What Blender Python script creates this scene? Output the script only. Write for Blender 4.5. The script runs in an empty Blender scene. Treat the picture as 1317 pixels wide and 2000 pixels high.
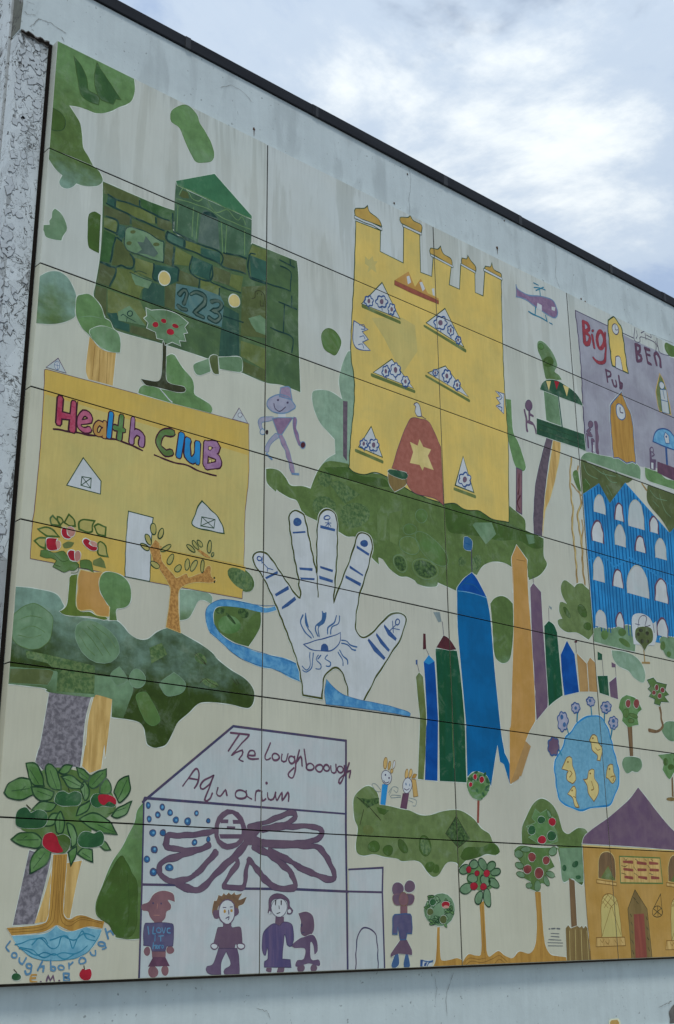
import bpy, bmesh, math, random
from mathutils import Vector, Matrix
from mathutils.geometry import delaunay_2d_cdt

# ------------------------------------------------------------------ camera, sky, sun, exposure
S = bpy.context.scene
COL = S.collection
RH = 0.75                      # height of one cladding panel (m)
CW = 2.11493535 * RH           # width of one cladding panel
NR, NC = 7, 5                  # rows, columns of panels
ZB = 1.355                     # bottom edge of the mural above the ground
ZT = ZB + NR * RH              # top edge
DEP = 0.06                     # depth of the folded panels in front of the wall
CAM = Vector((-3.63586938 * RH, -7.45451656 * RH, ZT - 6.67280743 * RH))
CR = ((0.7538504966660925, -0.6569787124141455, -0.009402133302817195),
      (0.20335321536419743, 0.2468970584889154, -0.9474646760221018),
      (0.6247854819672387, 0.7123347625542892, 0.319722203762703))
FPX = 2390.706
cam = bpy.data.cameras.new('camera')
cam_o = bpy.data.objects.new('camera', cam)
COL.objects.link(cam_o)
cam.sensor_fit = 'VERTICAL'
cam.sensor_height = 36.0
cam.lens = FPX / 2000 * 36.0
cam.clip_start, cam.clip_end = 0.05, 3000
cam_o.matrix_world = Matrix.Translation(CAM) @ Matrix((CR[0], [-v for v in CR[1]], [-v for v in CR[2]])).transposed().to_4x4()
S.camera = cam_o

SUN_EL, SUN_AZ = math.radians(60), math.radians(-44)   # azimuth from the wall's outward normal (-Y), negative = towards -X
sd = Vector((math.sin(SUN_AZ) * math.cos(SUN_EL), -math.cos(SUN_AZ) * math.cos(SUN_EL), math.sin(SUN_EL)))
sun = bpy.data.lights.new('sun', 'SUN')
sun.energy, sun.angle, sun.color = 1.5, math.radians(10), (1.0, 0.97, 0.92)
sun_o = bpy.data.objects.new('sun', sun)
sun_o.rotation_euler = sd.to_track_quat('Z', 'Y').to_euler()
sun_o.location = sd * 60
COL.objects.link(sun_o)

W = bpy.data.worlds.new('World')
S.world = W
W.use_nodes = True
wt = W.node_tree
wt.nodes.clear()


def wn(kind, **kw):
    n = wt.nodes.new(kind)
    for k, v in kw.items():
        setattr(n, k, v)
    return n


sky = wn('ShaderNodeTexSky', sky_type='NISHITA', sun_disc=False)
sky.sun_elevation = SUN_EL
sky.sun_rotation = math.atan2(sd.x, sd.y)
tc = wn('ShaderNodeTexCoord')
sep = wn('ShaderNodeSeparateXYZ')
wt.links.new(tc.outputs['Generated'], sep.inputs[0])


def wmath(op, a, b=None, c=None):
    n = wn('ShaderNodeMath', operation=op)
    for i, v in enumerate((a, b, c)):
        if v is None:
            continue
        if isinstance(v, (int, float)):
            n.inputs[i].default_value = v
        else:
            wt.links.new(v, n.inputs[i])
    return n.outputs[0]


zz = wmath('ADD', wmath('MAXIMUM', sep.outputs[2], 0.0), 0.18)
cmb = wn('ShaderNodeCombineXYZ')
wt.links.new(wmath('DIVIDE', sep.outputs[0], zz), cmb.inputs[0])
wt.links.new(wmath('DIVIDE', sep.outputs[1], zz), cmb.inputs[1])
cmb.inputs[2].default_value = 4.3


def wnoise(scale, detail, rough, off, dist=0.0):
    mp = wn('ShaderNodeMapping')
    mp.inputs['Location'].default_value = off
    wt.links.new(cmb.outputs[0], mp.inputs[0])
    n = wn('ShaderNodeTexNoise')
    n.inputs['Scale'].default_value = scale
    n.inputs['Detail'].default_value = detail
    n.inputs['Roughness'].default_value = rough
    n.inputs['Distortion'].default_value = dist
    wt.links.new(mp.outputs[0], n.inputs['Vector'])
    return n.outputs['Fac']


def wramp(src, stops):
    r = wn('ShaderNodeValToRGB')
    e = r.color_ramp.elements
    while len(e) < len(stops):
        e.new(0.5)
    for el, (p, c) in zip(e, stops):
        el.position = p
        el.color = (*c, 1)
    r.color_ramp.interpolation = 'EASE'
    wt.links.new(src, r.inputs[0])
    return r.outputs[0]


cover = wramp(wnoise(2.1, 7, 0.56, (1.3, 2.2, 0.4), 0.2), [(0.36, (0.0, 0.0, 0.0)), (0.47, (1, 1, 1))])
shade = wramp(wnoise(2.3, 8, 0.62, (7.3, 2.1, 2.0), 0.25),
              [(0.38, (3.7, 4.8, 6.7)), (0.51, (5.3, 6.3, 7.6)), (0.68, (8.9, 9.4, 9.6))])
mixc = wn('ShaderNodeMix', data_type='RGBA')
wt.links.new(cover, mixc.inputs[0])
wt.links.new(sky.outputs[0], mixc.inputs[6])
wt.links.new(shade, mixc.inputs[7])
bg = wn('ShaderNodeBackground')
bg.inputs[1].default_value = 0.1
# an overcast sky is darker towards the horizon than overhead
dim = wmath('ADD', wmath('MULTIPLY', wmath('MAXIMUM', sep.outputs[2], 0.0), 0.42), 0.72)
dimc = wn('ShaderNodeMix', data_type='RGBA', blend_type='MULTIPLY')
dimc.inputs[0].default_value = 1.0
wt.links.new(mixc.outputs[2], dimc.inputs[6])
wt.links.new(dim, dimc.inputs[7])
wt.links.new(dimc.outputs[2], bg.inputs[0])
wo = wn('ShaderNodeOutputWorld')
wt.links.new(bg.outputs[0], wo.inputs[0])

S.view_settings.view_transform = 'Standard'
S.view_settings.look = 'None'
S.view_settings.gamma = 1.0
S.view_settings.use_curve_mapping = False
S.view_settings.exposure = 0.22
S.render.engine = 'CYCLES'

# ------------------------------------------------------------------ helpers
random.seed(7)
LW = (0.535, 0.57, 0.60)       # brightness of a perfectly white wall in this light: turns display colours into base colours


def lin(v):
    v /= 255.0
    return v / 12.92 if v <= 0.04045 else ((v + 0.055) / 1.055) ** 2.4


def base(c):
    return tuple(min(0.9, lin(max(4, v)) / k) for v, k in zip(c, LW))


class NT:
    """tiny node helper"""
    def __init__(self, name, rough=0.6, spec=0.1):
        self.m = bpy.data.materials.new(name)
        self.m.use_nodes = True
        self.t = self.m.node_tree
        self.b = self.t.nodes['Principled BSDF']
        self.b.inputs['Roughness'].default_value = rough
        self.b.inputs['Specular IOR Level'].default_value = spec
        self.pos = self.t.nodes.new('ShaderNodeNewGeometry').outputs['Position']

    def link(self, a, b):
        self.t.links.new(a, b)

    def noise(self, scale=(1, 1, 1), detail=4, rough=0.55, off=(0, 0, 0), dist=0.0, src=None):
        mp = self.t.nodes.new('ShaderNodeMapping')
        mp.inputs['Scale'].default_value = scale
        mp.inputs['Location'].default_value = off
        self.link(src or self.pos, mp.inputs[0])
        n = self.t.nodes.new('ShaderNodeTexNoise')
        n.inputs['Scale'].default_value = 1
        n.inputs['Detail'].default_value = detail
        n.inputs['Roughness'].default_value = rough
        n.inputs['Distortion'].default_value = dist
        self.link(mp.outputs[0], n.inputs['Vector'])
        return n.outputs['Fac']

    def ramp(self, src, stops, inter='LINEAR'):
        r = self.t.nodes.new('ShaderNodeValToRGB')
        e = r.color_ramp.elements
        while len(e) < len(stops):
            e.new(0.5)
        for el, (p, c) in zip(e, stops):
            el.position = p
            el.color = (*c, 1) if hasattr(c, '__len__') else (c, c, c, 1)
        r.color_ramp.interpolation = inter
        self.link(src, r.inputs[0])
        return r.outputs[0]

    def math(self, op, a, b=None):
        n = self.t.nodes.new('ShaderNodeMath')
        n.operation = op
        for i, v in enumerate((a, b)):
            if v is None:
                continue
            if isinstance(v, (int, float)):
                n.inputs[i].default_value = v
            else:
                self.link(v, n.inputs[i])
        return n.outputs[0]

    def mix(self, f, a, b, mode='MIX'):
        n = self.t.nodes.new('ShaderNodeMix')
        n.data_type = 'RGBA'
        n.blend_type = mode
        for i, v in ((0, f), (6, a), (7, b)):
            if isinstance(v, (int, float)):
                n.inputs[i].default_value = v
            elif isinstance(v, tuple):
                n.inputs[i].default_value = (*v, 1)
            else:
                self.link(v, n.inputs[i])
        return n.outputs[2]

    def sepz(self):
        s = self.t.nodes.new('ShaderNodeSeparateXYZ')
        self.link(self.pos, s.inputs[0])
        return s.outputs

    def bump(self, h, strength=0.3, dist=0.005):
        b = self.t.nodes.new('ShaderNodeBump')
        b.inputs['Strength'].default_value = strength
        b.inputs['Distance'].default_value = dist
        self.link(h, b.inputs['Height'])
        self.link(b.outputs[0], self.b.inputs['Normal'])

    def col(self, c):
        self.link(c, self.b.inputs['Base Color'])
        return self.m


def weather(n, c, k=1.0):
    """rain streaks, brush marks and grime that every painted panel shares"""
    st = n.noise((8, 1, 0.9), 4, 0.65, (0, 0, 0), 0.6)
    c = n.mix(1.0, c, n.ramp(st, [(0.30, 1 - 0.08 * k), (0.62, 1.0 + 0.03 * k)]), 'MULTIPLY')
    br = n.noise((48, 1, 4.5), 4, 0.65, (0, 0, 0), 0.8)
    c = n.mix(1.0, c, n.ramp(br, [(0.3, 1 - 0.10 * k), (0.7, 1.0 + 0.06 * k)]), 'MULTIPLY')
    gr = n.noise((2.2, 1, 2.2), 5, 0.6, (3, 0, 5))
    c = n.mix(1.0, c, n.ramp(gr, [(0.3, (0.93, 0.93, 0.92)), (0.7, (1.03, 1.03, 1.04))]), 'MULTIPLY')
    return c


PAL = {}
MATS = {}


def tone(c):
    r, g, b = c
    r, g, b = 0.88 * r, 0.905 * g, 0.885 * b
    if g > r and g > b:
        g *= 0.96
        b *= 0.94
    return r, g, b


def mat(key):
    """paint by palette key; 'a>b:r0:r1' is a wash running from colour a at panel row r0 to b at row r1"""
    if key in MATS:
        return MATS[key]
    n = NT('paint_' + key.replace('>', '_to_').replace(':', '_'))
    if '>' in key:
        ab, r0, r1 = key.split(':')
        a, b = ab.split('>')
        z = n.sepz()[2]
        g = n.math('DIVIDE', n.math('SUBTRACT', ZT - float(r0) * RH, z), (float(r1) - float(r0)) * RH)
        g = n.math('ADD', g, n.math('MULTIPLY', n.math('SUBTRACT', n.noise((3.5, 1, 5), 5, 0.62, (len(key), 0, 3)), 0.5), 2.1))
        g = n.ramp(g, [(0.0, 0.0), (1.0, 1.0)], 'EASE')
        c = n.mix(g, base(tone(PAL[a][0])), base(tone(PAL[b][0])))
        c = n.mix(1.0, c, n.ramp(n.noise((16, 1, 16), 5, 0.65), [(0.3, 0.80), (0.7, 1.14)]), 'MULTIPLY')
    else:
        c1, c2, sc = (list(PAL[key]) + [None, None])[:3]
        sc = sc or 7
        if c2 is None:
            c2 = tuple(v * 0.88 for v in c1)
        stretch = (sc, 1, sc)
        if sc < 0:                    # long vertical brush strokes
            stretch = (-sc, 1, -sc * 0.12)
        f = n.noise(stretch, 5, 0.6, (len(key), 0, sum(map(ord, key)) % 17), 0.3)
        c = n.mix(n.ramp(f, [(0.36, 0.0), (0.64, 1.0)], 'EASE'), base(tone(c1)), base(tone(c2)))
    first = (PAL[key.split('>')[0]])[0]
    greenish = first[1] >= max(first[0], first[2])
    # watercolour blooms: thin pale places and pooled darker ones
    bl = n.noise((6.5, 1, 6.5), 6, 0.68, (sum(map(ord, key)) % 13, 0, 1), 0.5)
    if greenish:
        c = n.mix(n.ramp(bl, [(0.52, 0.0), (0.72, 0.30)]), c, base((128, 146, 128)))
    c = n.mix(1.0, c, n.ramp(bl, [(0.28, 0.78 if greenish else 0.94), (0.5, 1.0)]), 'MULTIPLY')
    MATS[key] = n.col(weather(n, c, 0.6))
    return MATS[key]


def link_obj(name, me, parent=None, **props):
    o = bpy.data.objects.new(name, me)
    COL.objects.link(o)
    if parent is not None:
        o.parent = parent
    for k, v in props.items():
        o[k] = v
    return o


def box_bm(bm, x0, x1, y0, y1, z0, z1, org=(0, 0, 0)):
    ox, oy, oz = org
    v = [bm.verts.new((x - ox, y - oy, z - oz)) for z in (z0, z1) for y in (y0, y1) for x in (x0, x1)]
    for f in ((0, 2, 3, 1), (4, 5, 7, 6), (0, 1, 5, 4), (2, 6, 7, 3), (0, 4, 6, 2), (1, 3, 7, 5)):
        bm.faces.new([v[i] for i in f])


def mesh_of(bm, name, mats, bevel=0.0, seg=2):
    if bevel:
        bmesh.ops.bevel(bm, geom=bm.edges[:], offset=bevel, segments=seg, affect='EDGES', profile=0.6)
    bmesh.ops.recalc_face_normals(bm, faces=bm.faces[:])
    me = bpy.data.meshes.new(name)
    bm.to_mesh(me)
    bm.free()
    for m in mats:
        me.materials.append(m)
    return me

# ------------------------------------------------------------------ photo pixel -> point on the mural plane
def unproj(u, v, y=0.0):
    a, b = (u - 658.5) / FPX, (v - 1000.0) / FPX
    d = [CR[0][i] * a + CR[1][i] * b + CR[2][i] for i in range(3)]
    s = (y - CAM.y) / d[1]
    return CAM.x + s * d[0], CAM.z + s * d[2]


TILES = {'Z': (0, 0, 1.0)}
K4 = 1317 / 330
for k, ox, oy in (('A', 0, 0), ('B', 300, 150), ('C', 0, 380), ('D', 300, 500), ('E', 0, 700), ('F', 0, 1080), ('G', 0, 1440),
                  ('H', 0, 1700), ('I', 300, 700), ('J', 300, 1080), ('K', 300, 1400), ('L', 250, 1660), ('M', 560, 360),
                  ('N', 560, 640), ('O', 560, 980), ('P', 560, 1340), ('Q', 560, 1640), ('R', 800, 420), ('S', 800, 760),
                  ('T', 800, 1100), ('U', 800, 1420), ('V', 987, 540), ('W', 987, 860), ('X', 987, 1200), ('Y', 987, 1560)):
    TILES[k] = (ox, oy, K4)
TILES['CA'] = (180, 340, 6.585)
TILES['CB'] = (180, 500, 6.585)
TILES['CC'] = (60, 990, 6.585)
TILES['CD'] = (1100, 600, 1317 / 217)
TILES['CE'] = (1130, 760, 1317 / 187)
# ------------------------------------------------------------------ painted artwork: thin coats of paint laid on the panels
LAY = 0.0004
MBASE = Vector((0, 0, ZB))


class Motif:
    def __init__(self, name, parent, label=None):
        self.name, self.parent, self.label = name, parent, label
        self.faces = []          # (points2d list, layer height, material)
        self.n = 0


MOTIFS = []
CUR = {'t': 'Z', 'm': None, 'top': None, 'each': None}
EACH = ('painted_leaf', 'painted_apple', 'painted_brick', 'painted_bubble', 'painted_stripe', 'painted_duck', 'painted_flower', 'painted_lamp', 'painted_dome', 'painted_window', 'painted_gable', 'painted_figure')


def M(name, tile, label=None):
    CUR['m'] = CUR['top'] = Motif(name, None, label)
    CUR['t'] = tile
    CUR['each'] = None
    MOTIFS.append(CUR['m'])


def N(name, label=None):
    """start a sub-part of the current motif; leaves, apples and the like become one part per shape"""
    CUR['m'] = Motif(name, CUR['top'], label)
    CUR['each'] = name if name in EACH else None
    MOTIFS.append(CUR['m'])


def piece(p=1):
    if p and CUR['each'] and CUR['m'].faces:
        CUR['m'] = Motif(CUR['each'], CUR['top'])
        MOTIFS.append(CUR['m'])


def B():
    CUR['m'] = CUR['top']
    CUR['each'] = None


def T(t):
    CUR['t'] = t


def parse(s):
    t = CUR['t']
    out = []
    for tok in s.split():
        if tok[0] == '@':
            t = tok[1:]
            continue
        sharp = tok[-1] == '!'
        x, y = tok.rstrip('!').split(',')
        ox, oy, k = TILES[t]
        out.append((ox + float(x) / k, oy + float(y) / k, sharp))
    return out


def smooth(p, closed):
    n = len(p)
    out = []
    rng = range(n if closed else n - 1)
    for i in rng:
        p1, p2 = p[i], p[(i + 1) % n]
        p0 = p[i - 1] if (closed or i > 0) else p1
        p3 = p[(i + 2) % n] if (closed or i + 2 < n) else p2
        if p1[2]:
            p0 = p1
        if p2[2]:
            p3 = p2
        d = math.hypot(p2[0] - p1[0], p2[1] - p1[1])
        k = 1 if (p1[2] and p2[2]) else max(2, min(7, int(d / 3.5)))
        for j in range(k):
            t = j / k
            q = []
            for c in (0, 1):
                a, b, e, f = p0[c], p1[c], p2[c], p3[c]
                q.append(0.5 * (2 * b + (e - a) * t + (2 * a - 5 * b + 4 * e - f) * t * t + (3 * b - a - 3 * e + f) * t ** 3))
            out.append(tuple(q))
    if not closed:
        out.append(p[-1][:2])
    return out


def hgt(layer):
    m = CUR['top']
    m.n += 1
    return layer * LAY + (m.n % 14) * 0.000008


def add_fill(pts, layer, mk):
    w = [unproj(*p) for p in pts]
    CUR['m'].faces.append(('f', w, hgt(layer), mk))


def add_stroke(pts, layer, mk, wpx, closed):
    """ribbon of paint along a path"""
    clean = [pts[0]]
    for p in pts[1:]:
        if math.hypot(p[0] - clean[-1][0], p[1] - clean[-1][1]) > 0.25:
            clean.append(p)
    if closed and len(clean) > 2 and math.hypot(clean[0][0] - clean[-1][0], clean[0][1] - clean[-1][1]) < 0.25:
        clean.pop()
    if len(clean) < 2:
        return
    cx, cy = clean[len(clean) // 2]
    a, b, c = unproj(cx, cy), unproj(cx, cy + 1), unproj(cx + 1, cy)
    sc = 0.6 * math.hypot(b[0] - a[0], b[1] - a[1]) + 0.4 * math.hypot(c[0] - a[0], c[1] - a[1])
    hw = 0.5 * wpx * sc
    jit = min(0.6, 0.25 * wpx)           # unsteady hand
    w = [Vector(unproj(p[0] + jit * math.sin(p[1] * 0.21 + p[0] * 0.13 + cx), p[1] + jit * math.sin(p[0] * 0.19 - p[1] * 0.11 + cy))) for i, p in enumerate(clean)]
    n = len(w)
    L, R = [], []
    for i in range(n):
        d1 = (w[i] - w[i - 1]) if (i > 0 or closed) else (w[1] - w[0])
        d2 = (w[(i + 1) % n] - w[i]) if (i < n - 1 or closed) else (w[-1] - w[-2])
        d1 = d1.normalized() if d1.length > 1e-9 else d2.normalized()
        d2 = d2.normalized() if d2.length > 1e-9 else d1
        nn = Vector((-d1.y - d2.y, d1.x + d2.x))
        if nn.length < 0.3:
            nn = Vector((-d2.y, d2.x))
            k = 1.0
        else:
            nn.normalize()
            k = min(1.6, 1.0 / max(0.4, nn.dot(Vector((-d2.y, d2.x)))))
        wob = 1 + 0.24 * math.sin(clean[i][0] * 0.15 + clean[i][1] * 0.09 + cx) * math.sin(clean[i][1] * 0.12 + cy) + random.uniform(-0.05, 0.05)
        L.append(w[i] + nn * hw * k * wob)
        R.append(w[i] - nn * hw * k * wob)
    if not closed:
        d0, d1 = (w[1] - w[0]).normalized(), (w[-2] - w[-1]).normalized()
        q0, q1 = (L[0] - w[0]) * 0.55, (L[-1] - w[-1]) * 0.55
        t0, t1 = w[0] - d0 * hw * 0.7, w[-1] - d1 * hw * 0.7
        L = [t0 + q0] + L + [t1 + q1]
        R = [t0 - q0] + R + [t1 - q1]
    CUR['m'].faces.append(('s', (L, R, closed), hgt(layer), mk))


def f(mk, layer, s, o=None, h=0, sm=1, p=1):
    """filled shape; o = 'paint:width' outline, h = width of the pale edge left round it"""
    piece(p)
    p = parse(s)
    if not sm:
        p = [(x, y, True) for x, y, _ in p]
    q = smooth(p, True)
    if h:
        add_stroke(q, layer - 0.45, 'edge', h * 1.05, True)
    add_fill(q, layer, mk)
    if o:
        k, wd = o.split(':')
        add_stroke(q, layer + 0.45, k, float(wd), True)


def l(mk, layer, wd, s, c=0, sm=1):
    """painted line(s), several separated by '/'; wd in photograph pixels"""
    for part in s.split('/'):
        p = parse(part)
        if not sm:
            p = [(x, y, True) for x, y, _ in p]
        q = smooth(p, bool(c)) if len(p) > 2 else [a[:2] for a in p]
        add_stroke(q, layer, mk, wd, bool(c))


def e(mk, layer, *els, o=None, h=0, fill=1, p=1, lobes=0, amp=0.16):
    """ellipses (cx, cy, rx, ry[, degrees]) in the current tile"""
    ox, oy, k = TILES[CUR['t']]
    for el in els:
        piece(p)
        cx, cy, rx, ry = el[:4]
        r = math.radians(el[4]) if len(el) > 4 else 0
        pts = []
        nn = 18 if not lobes else lobes * 6
        for i in range(nn):
            a = 2 * math.pi * i / nn
            q = 1 + amp * (abs(math.sin(a * lobes / 2 + cx)) * 1.6 - 1) if lobes else 1 + 0.035 * math.sin(2 * a + cx) + 0.03 * math.sin(3 * a + cy)
            x, y = rx * q * math.cos(a), ry * q * math.sin(a)
            pts.append((ox + (cx + x * math.cos(r) - y * math.sin(r)) / k, oy + (cy + x * math.sin(r) + y * math.cos(r)) / k))
        if h:
            add_stroke(pts, layer - 0.45, 'edge', h * 1.05, True)
        if fill:
            add_fill(pts, layer, mk)
        if o:
            kk, wd = o.split(':')
            add_stroke(pts, layer + 0.45, kk, float(wd), True)


GAP = 0.0034                  # half the open joint between two panels


def build_motif(mo, parent):
    bm = bmesh.new()
    mats = []
    for kind, data, hh, mk in mo.faces:
        if mk not in mats:
            mats.append(mk)
        mi = mats.index(mk)
        if kind == 'f':
            co, _, tris = delaunay_2d_cdt([Vector(q) for q in data], [], [list(range(len(data)))], 1, 1e-5)[:3]
            vs = [bm.verts.new((q.x, -hh, q.y)) for q in co]
            for t in tris:
                try:
                    fc = bm.faces.new([vs[i] for i in t])
                    fc.material_index = mi
                except ValueError:
                    pass
        else:
            L, R, closed = data
            n = len(L)
            a = [bm.verts.new((p.x, -hh - 1.2e-7 * i, p.y)) for i, p in enumerate(L)]
            b = [bm.verts.new((p.x, -hh - 1.2e-7 * i, p.y)) for i, p in enumerate(R)]
            for i in range(n if closed else n - 1):
                j = (i + 1) % n
                try:
                    fc = bm.faces.new((a[i], a[j], b[j], b[i]))
                    fc.material_index = mi
                except ValueError:
                    pass
    xs = [v.co.x for v in bm.verts]
    zs = [v.co.z for v in bm.verts]
    cuts = []
    for k in range(0, NC + 1):
        x = k * CW
        if min(xs) < x + GAP and max(xs) > x - GAP:
            cuts.append((0, x))
    for k in range(0, NR + 1):
        z = ZT - k * RH
        if min(zs) < z + GAP and max(zs) > z - GAP:
            cuts.append((2, z))
    for ax, v in cuts:
        for s in (-GAP, GAP):
            co = [0, 0, 0]
            co[ax] = v + s
            no = [0, 0, 0]
            no[ax] = 1
            bmesh.ops.bisect_plane(bm, geom=bm.verts[:] + bm.edges[:] + bm.faces[:], plane_co=co, plane_no=no, dist=1e-6)
    kill = []
    for fc in bm.faces:
        c = fc.calc_center_median()
        if c.x < GAP or c.z > ZT - 0.001 or c.z < ZB + 0.001 or c.x > NC * CW - GAP:
            kill.append(fc)
            continue
        for ax, v in cuts:
            if abs(c[ax] - v) < GAP:
                kill.append(fc)
                break
    bmesh.ops.delete(bm, geom=kill, context='FACES')
    for fc in bm.faces:
        fc.normal_update()
        if fc.normal.y > 0:
            fc.normal_flip()
    for v in bm.verts:
        v.co -= MBASE
    me = bpy.data.meshes.new(mo.name)
    bm.to_mesh(me)
    bm.free()
    for k in mats:
        me.materials.append(mat(k))
    o = link_obj(mo.name, me, parent)
    if mo.label:
        o['label'] = mo.label
    return o


def build_art(mural):
    made = {}
    for mo in MOTIFS:
        if not mo.faces:
            continue
        par = mural if mo.parent is None else made.get(id(mo.parent), mural)
        made[id(mo)] = build_motif(mo, par)
# ------------------------------------------------------------------ materials of the building
def render_mat(name, tint, stain=0.25, crack=0.0):
    """white masonry paint on render, damp patches, runs and (crack > 0) alligator cracking that exposes dark render"""
    n = NT(name, 0.8, 0.2)
    c = n.mix(n.ramp(n.noise((3, 3, 3), 5, 0.6), [(0.35, 0.0), (0.65, 1.0)]), tuple(v * 0.93 for v in tint), tint)
    damp = n.noise((3.2, 3.2, 1.3), 5, 0.6, (2, 0, 1), 0.7)
    c = n.mix(n.ramp(damp, [(0.53, 0.0), (0.60, stain * 0.7), (0.72, stain)]), c, tuple(v * 0.62 for v in tint))
    damp2 = n.noise((7, 7, 5), 6, 0.7, (5, 1, 2), 0.3)
    c = n.mix(n.ramp(damp2, [(0.5, 0.0), (0.75, 0.30)]), c, tuple(v * 0.70 for v in tint))
    runs = n.noise((16, 16, 0.8), 4, 0.65, (0, 0, 0), 0.5)
    c = n.mix(1.0, c, n.ramp(runs, [(0.3, 0.94), (0.6, 1.0)]), 'MULTIPLY')
    spk = n.noise((38, 38, 38), 2, 0.5)
    c = n.mix(n.ramp(spk, [(0.70, 0.0), (0.76, 0.55)]), c, (0.10, 0.11, 0.10))
    fine = n.noise((45, 45, 45), 6, 0.7)
    if crack:
        warp = n.t.nodes.new('ShaderNodeVectorMath')
        warp.operation = 'ADD'
        wn_ = n.t.nodes.new('ShaderNodeTexNoise')
        wn_.inputs['Scale'].default_value = 9
        wn_.inputs['Detail'].default_value = 4
        n.link(n.pos, wn_.inputs['Vector'])
        sc = n.t.nodes.new('ShaderNodeVectorMath')
        sc.operation = 'SCALE'
        sc.inputs['Scale'].default_value = 0.11
        n.link(wn_.outputs['Color'], sc.inputs[0])
        n.link(n.pos, warp.inputs[0])
        n.link(sc.outputs[0], warp.inputs[1])
        lines = None
        for scl, wd, lo in ((5.0, 0.016, 0.40), (12.0, 0.024, 0.46), (27.0, 0.034, 0.52)):
            nz = n.t.nodes.new('ShaderNodeTexNoise')
            nz.inputs['Scale'].default_value = scl
            nz.inputs['Detail'].default_value = 3.5
            nz.inputs['Roughness'].default_value = 0.62
            nz.inputs['Distortion'].default_value = 0.9
            mp = n.t.nodes.new('ShaderNodeMapping')
            mp.inputs['Location'].default_value = (scl, 2.0, 1.0)
            n.link(warp.outputs[0], mp.inputs[0])
            n.link(mp.outputs[0], nz.inputs['Vector'])
            ridge = n.math('ABSOLUTE', n.math('SUBTRACT', nz.outputs['Fac'], 0.5))
            where = n.noise((6, 6, 2.2), 4, 0.65, (scl, 1, 4))
            thin = n.math('MULTIPLY', n.ramp(where, [(lo + 0.03, 0.0), (lo + 0.2, 1.0)]), wd * crack)
            line = n.ramp(n.math('DIVIDE', ridge, n.math('ADD', thin, 0.0004)), [(0.55, 1.0), (1.0, 0.0)])
            lines = line if lines is None else n.math('MAXIMUM', lines, line)
        cell = n.t.nodes.new('ShaderNodeTexVoronoi')
        cell.inputs['Scale'].default_value = 8
        n.link(warp.outputs[0], cell.inputs['Vector'])
        sp_ = n.t.nodes.new('ShaderNodeSeparateColor')
        n.link(cell.outputs['Color'], sp_.inputs[0])
        c = n.mix(1.0, c, n.ramp(sp_.outputs[0], [(0.0, 0.90), (1.0, 1.05)]), 'MULTIPLY')
        flake = n.noise((7, 7, 4), 5, 0.65, (9, 2, 1), 0.6)
        gone = n.ramp(flake, [(0.63, 0.0), (0.66, 0.8)])
        c = n.mix(gone, c, n.mix(n.noise((20, 20, 20), 4), (0.22, 0.23, 0.23), (0.42, 0.44, 0.44)))
        c = n.mix(n.math('MULTIPLY', lines, 0.9), c, (0.07, 0.07, 0.066))
        hh = n.math('SUBTRACT', n.math('MULTIPLY', fine, 0.25), n.math('MAXIMUM', lines, n.math('MULTIPLY', gone, 0.8)))
        n.bump(hh, 0.7, 0.004)
    else:
        n.bump(n.math('ADD', n.math('MULTIPLY', fine, 0.5), n.noise((6, 6, 6), 3)), 0.35, 0.006)
    return n.col(c)


M_FASCIA = render_mat('fascia_paint', (0.585, 0.665, 0.665), 0.50)
M_WALL = render_mat('lower_wall_paint', (0.605, 0.695, 0.68), 0.10)
M_PIER = render_mat('cracked_pier_paint', (0.64, 0.70, 0.71), 0.10, 0.85)
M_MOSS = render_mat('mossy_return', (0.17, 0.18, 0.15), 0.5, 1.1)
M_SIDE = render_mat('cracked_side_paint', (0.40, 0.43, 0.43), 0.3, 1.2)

n = NT('coping_metal', 0.55, 0.2)
M_COPE = n.col(n.mix(n.ramp(n.noise((1.5, 9, 9), 4), [(0.35, 0.0), (0.7, 1.0)]), (0.006, 0.007, 0.010), (0.016, 0.018, 0.022)))
n = NT('coping_strap_metal', 0.5, 0.3)
M_STRAP = n.col(n.mix(n.noise((9, 9, 9), 4), (0.012, 0.013, 0.016), (0.045, 0.047, 0.05)))
n = NT('shadow_strip', 0.7, 0.2)
M_SHADOW_STRIP = n.col(n.mix(n.noise((30, 5, 30), 4), (0.03, 0.024, 0.018), (0.08, 0.06, 0.045)))
n = NT('dark_cavity', 0.95, 0.0)
M_DARK = n.col(n.mix(n.noise((20, 20, 20)), (0.010, 0.009, 0.008), (0.022, 0.018, 0.015)))
n = NT('rust', 0.9, 0.1)
M_RUST = n.col(n.mix(n.noise((60, 60, 60)), (0.02, 0.016, 0.014), (0.16, 0.07, 0.03)))
n = NT('bare_render', 0.95, 0.05)
M_BARE = n.col(n.mix(n.noise((25, 25, 25)), (0.06, 0.055, 0.05), (0.24, 0.23, 0.21)))
n = NT('paving', 0.9, 0.2)
M_PAVE = n.col(n.mix(n.noise((1.3, 1.3, 1.3), 5), (0.15, 0.15, 0.145), (0.24, 0.235, 0.225)))

# ------------------------------------------------------------------ ground
bm = bmesh.new()
bmesh.ops.create_grid(bm, x_segments=1, y_segments=1, size=600)
gr = link_obj('pavement', mesh_of(bm, 'pavement', [M_PAVE]), kind='structure')

# ------------------------------------------------------------------ building
AX = -0.21                    # left corner of the building
XE = 16.0                     # far end
bld = bpy.data.objects.new('building', None)
COL.objects.link(bld)
bld.location = (AX, DEP, 0)
bld['label'] = 'white rendered flat-roofed building with peeling corner paint and black roof edge'
bld['category'] = 'building'
OB = (AX, DEP, 0)


def part(name, boxes, m, bevel=0.0, parent=None, seg=2):
    bm = bmesh.new()
    for b in boxes:
        box_bm(bm, *b, org=OB)
    return link_obj(name, mesh_of(bm, name, [m], bevel, seg), parent or bld)


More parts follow.
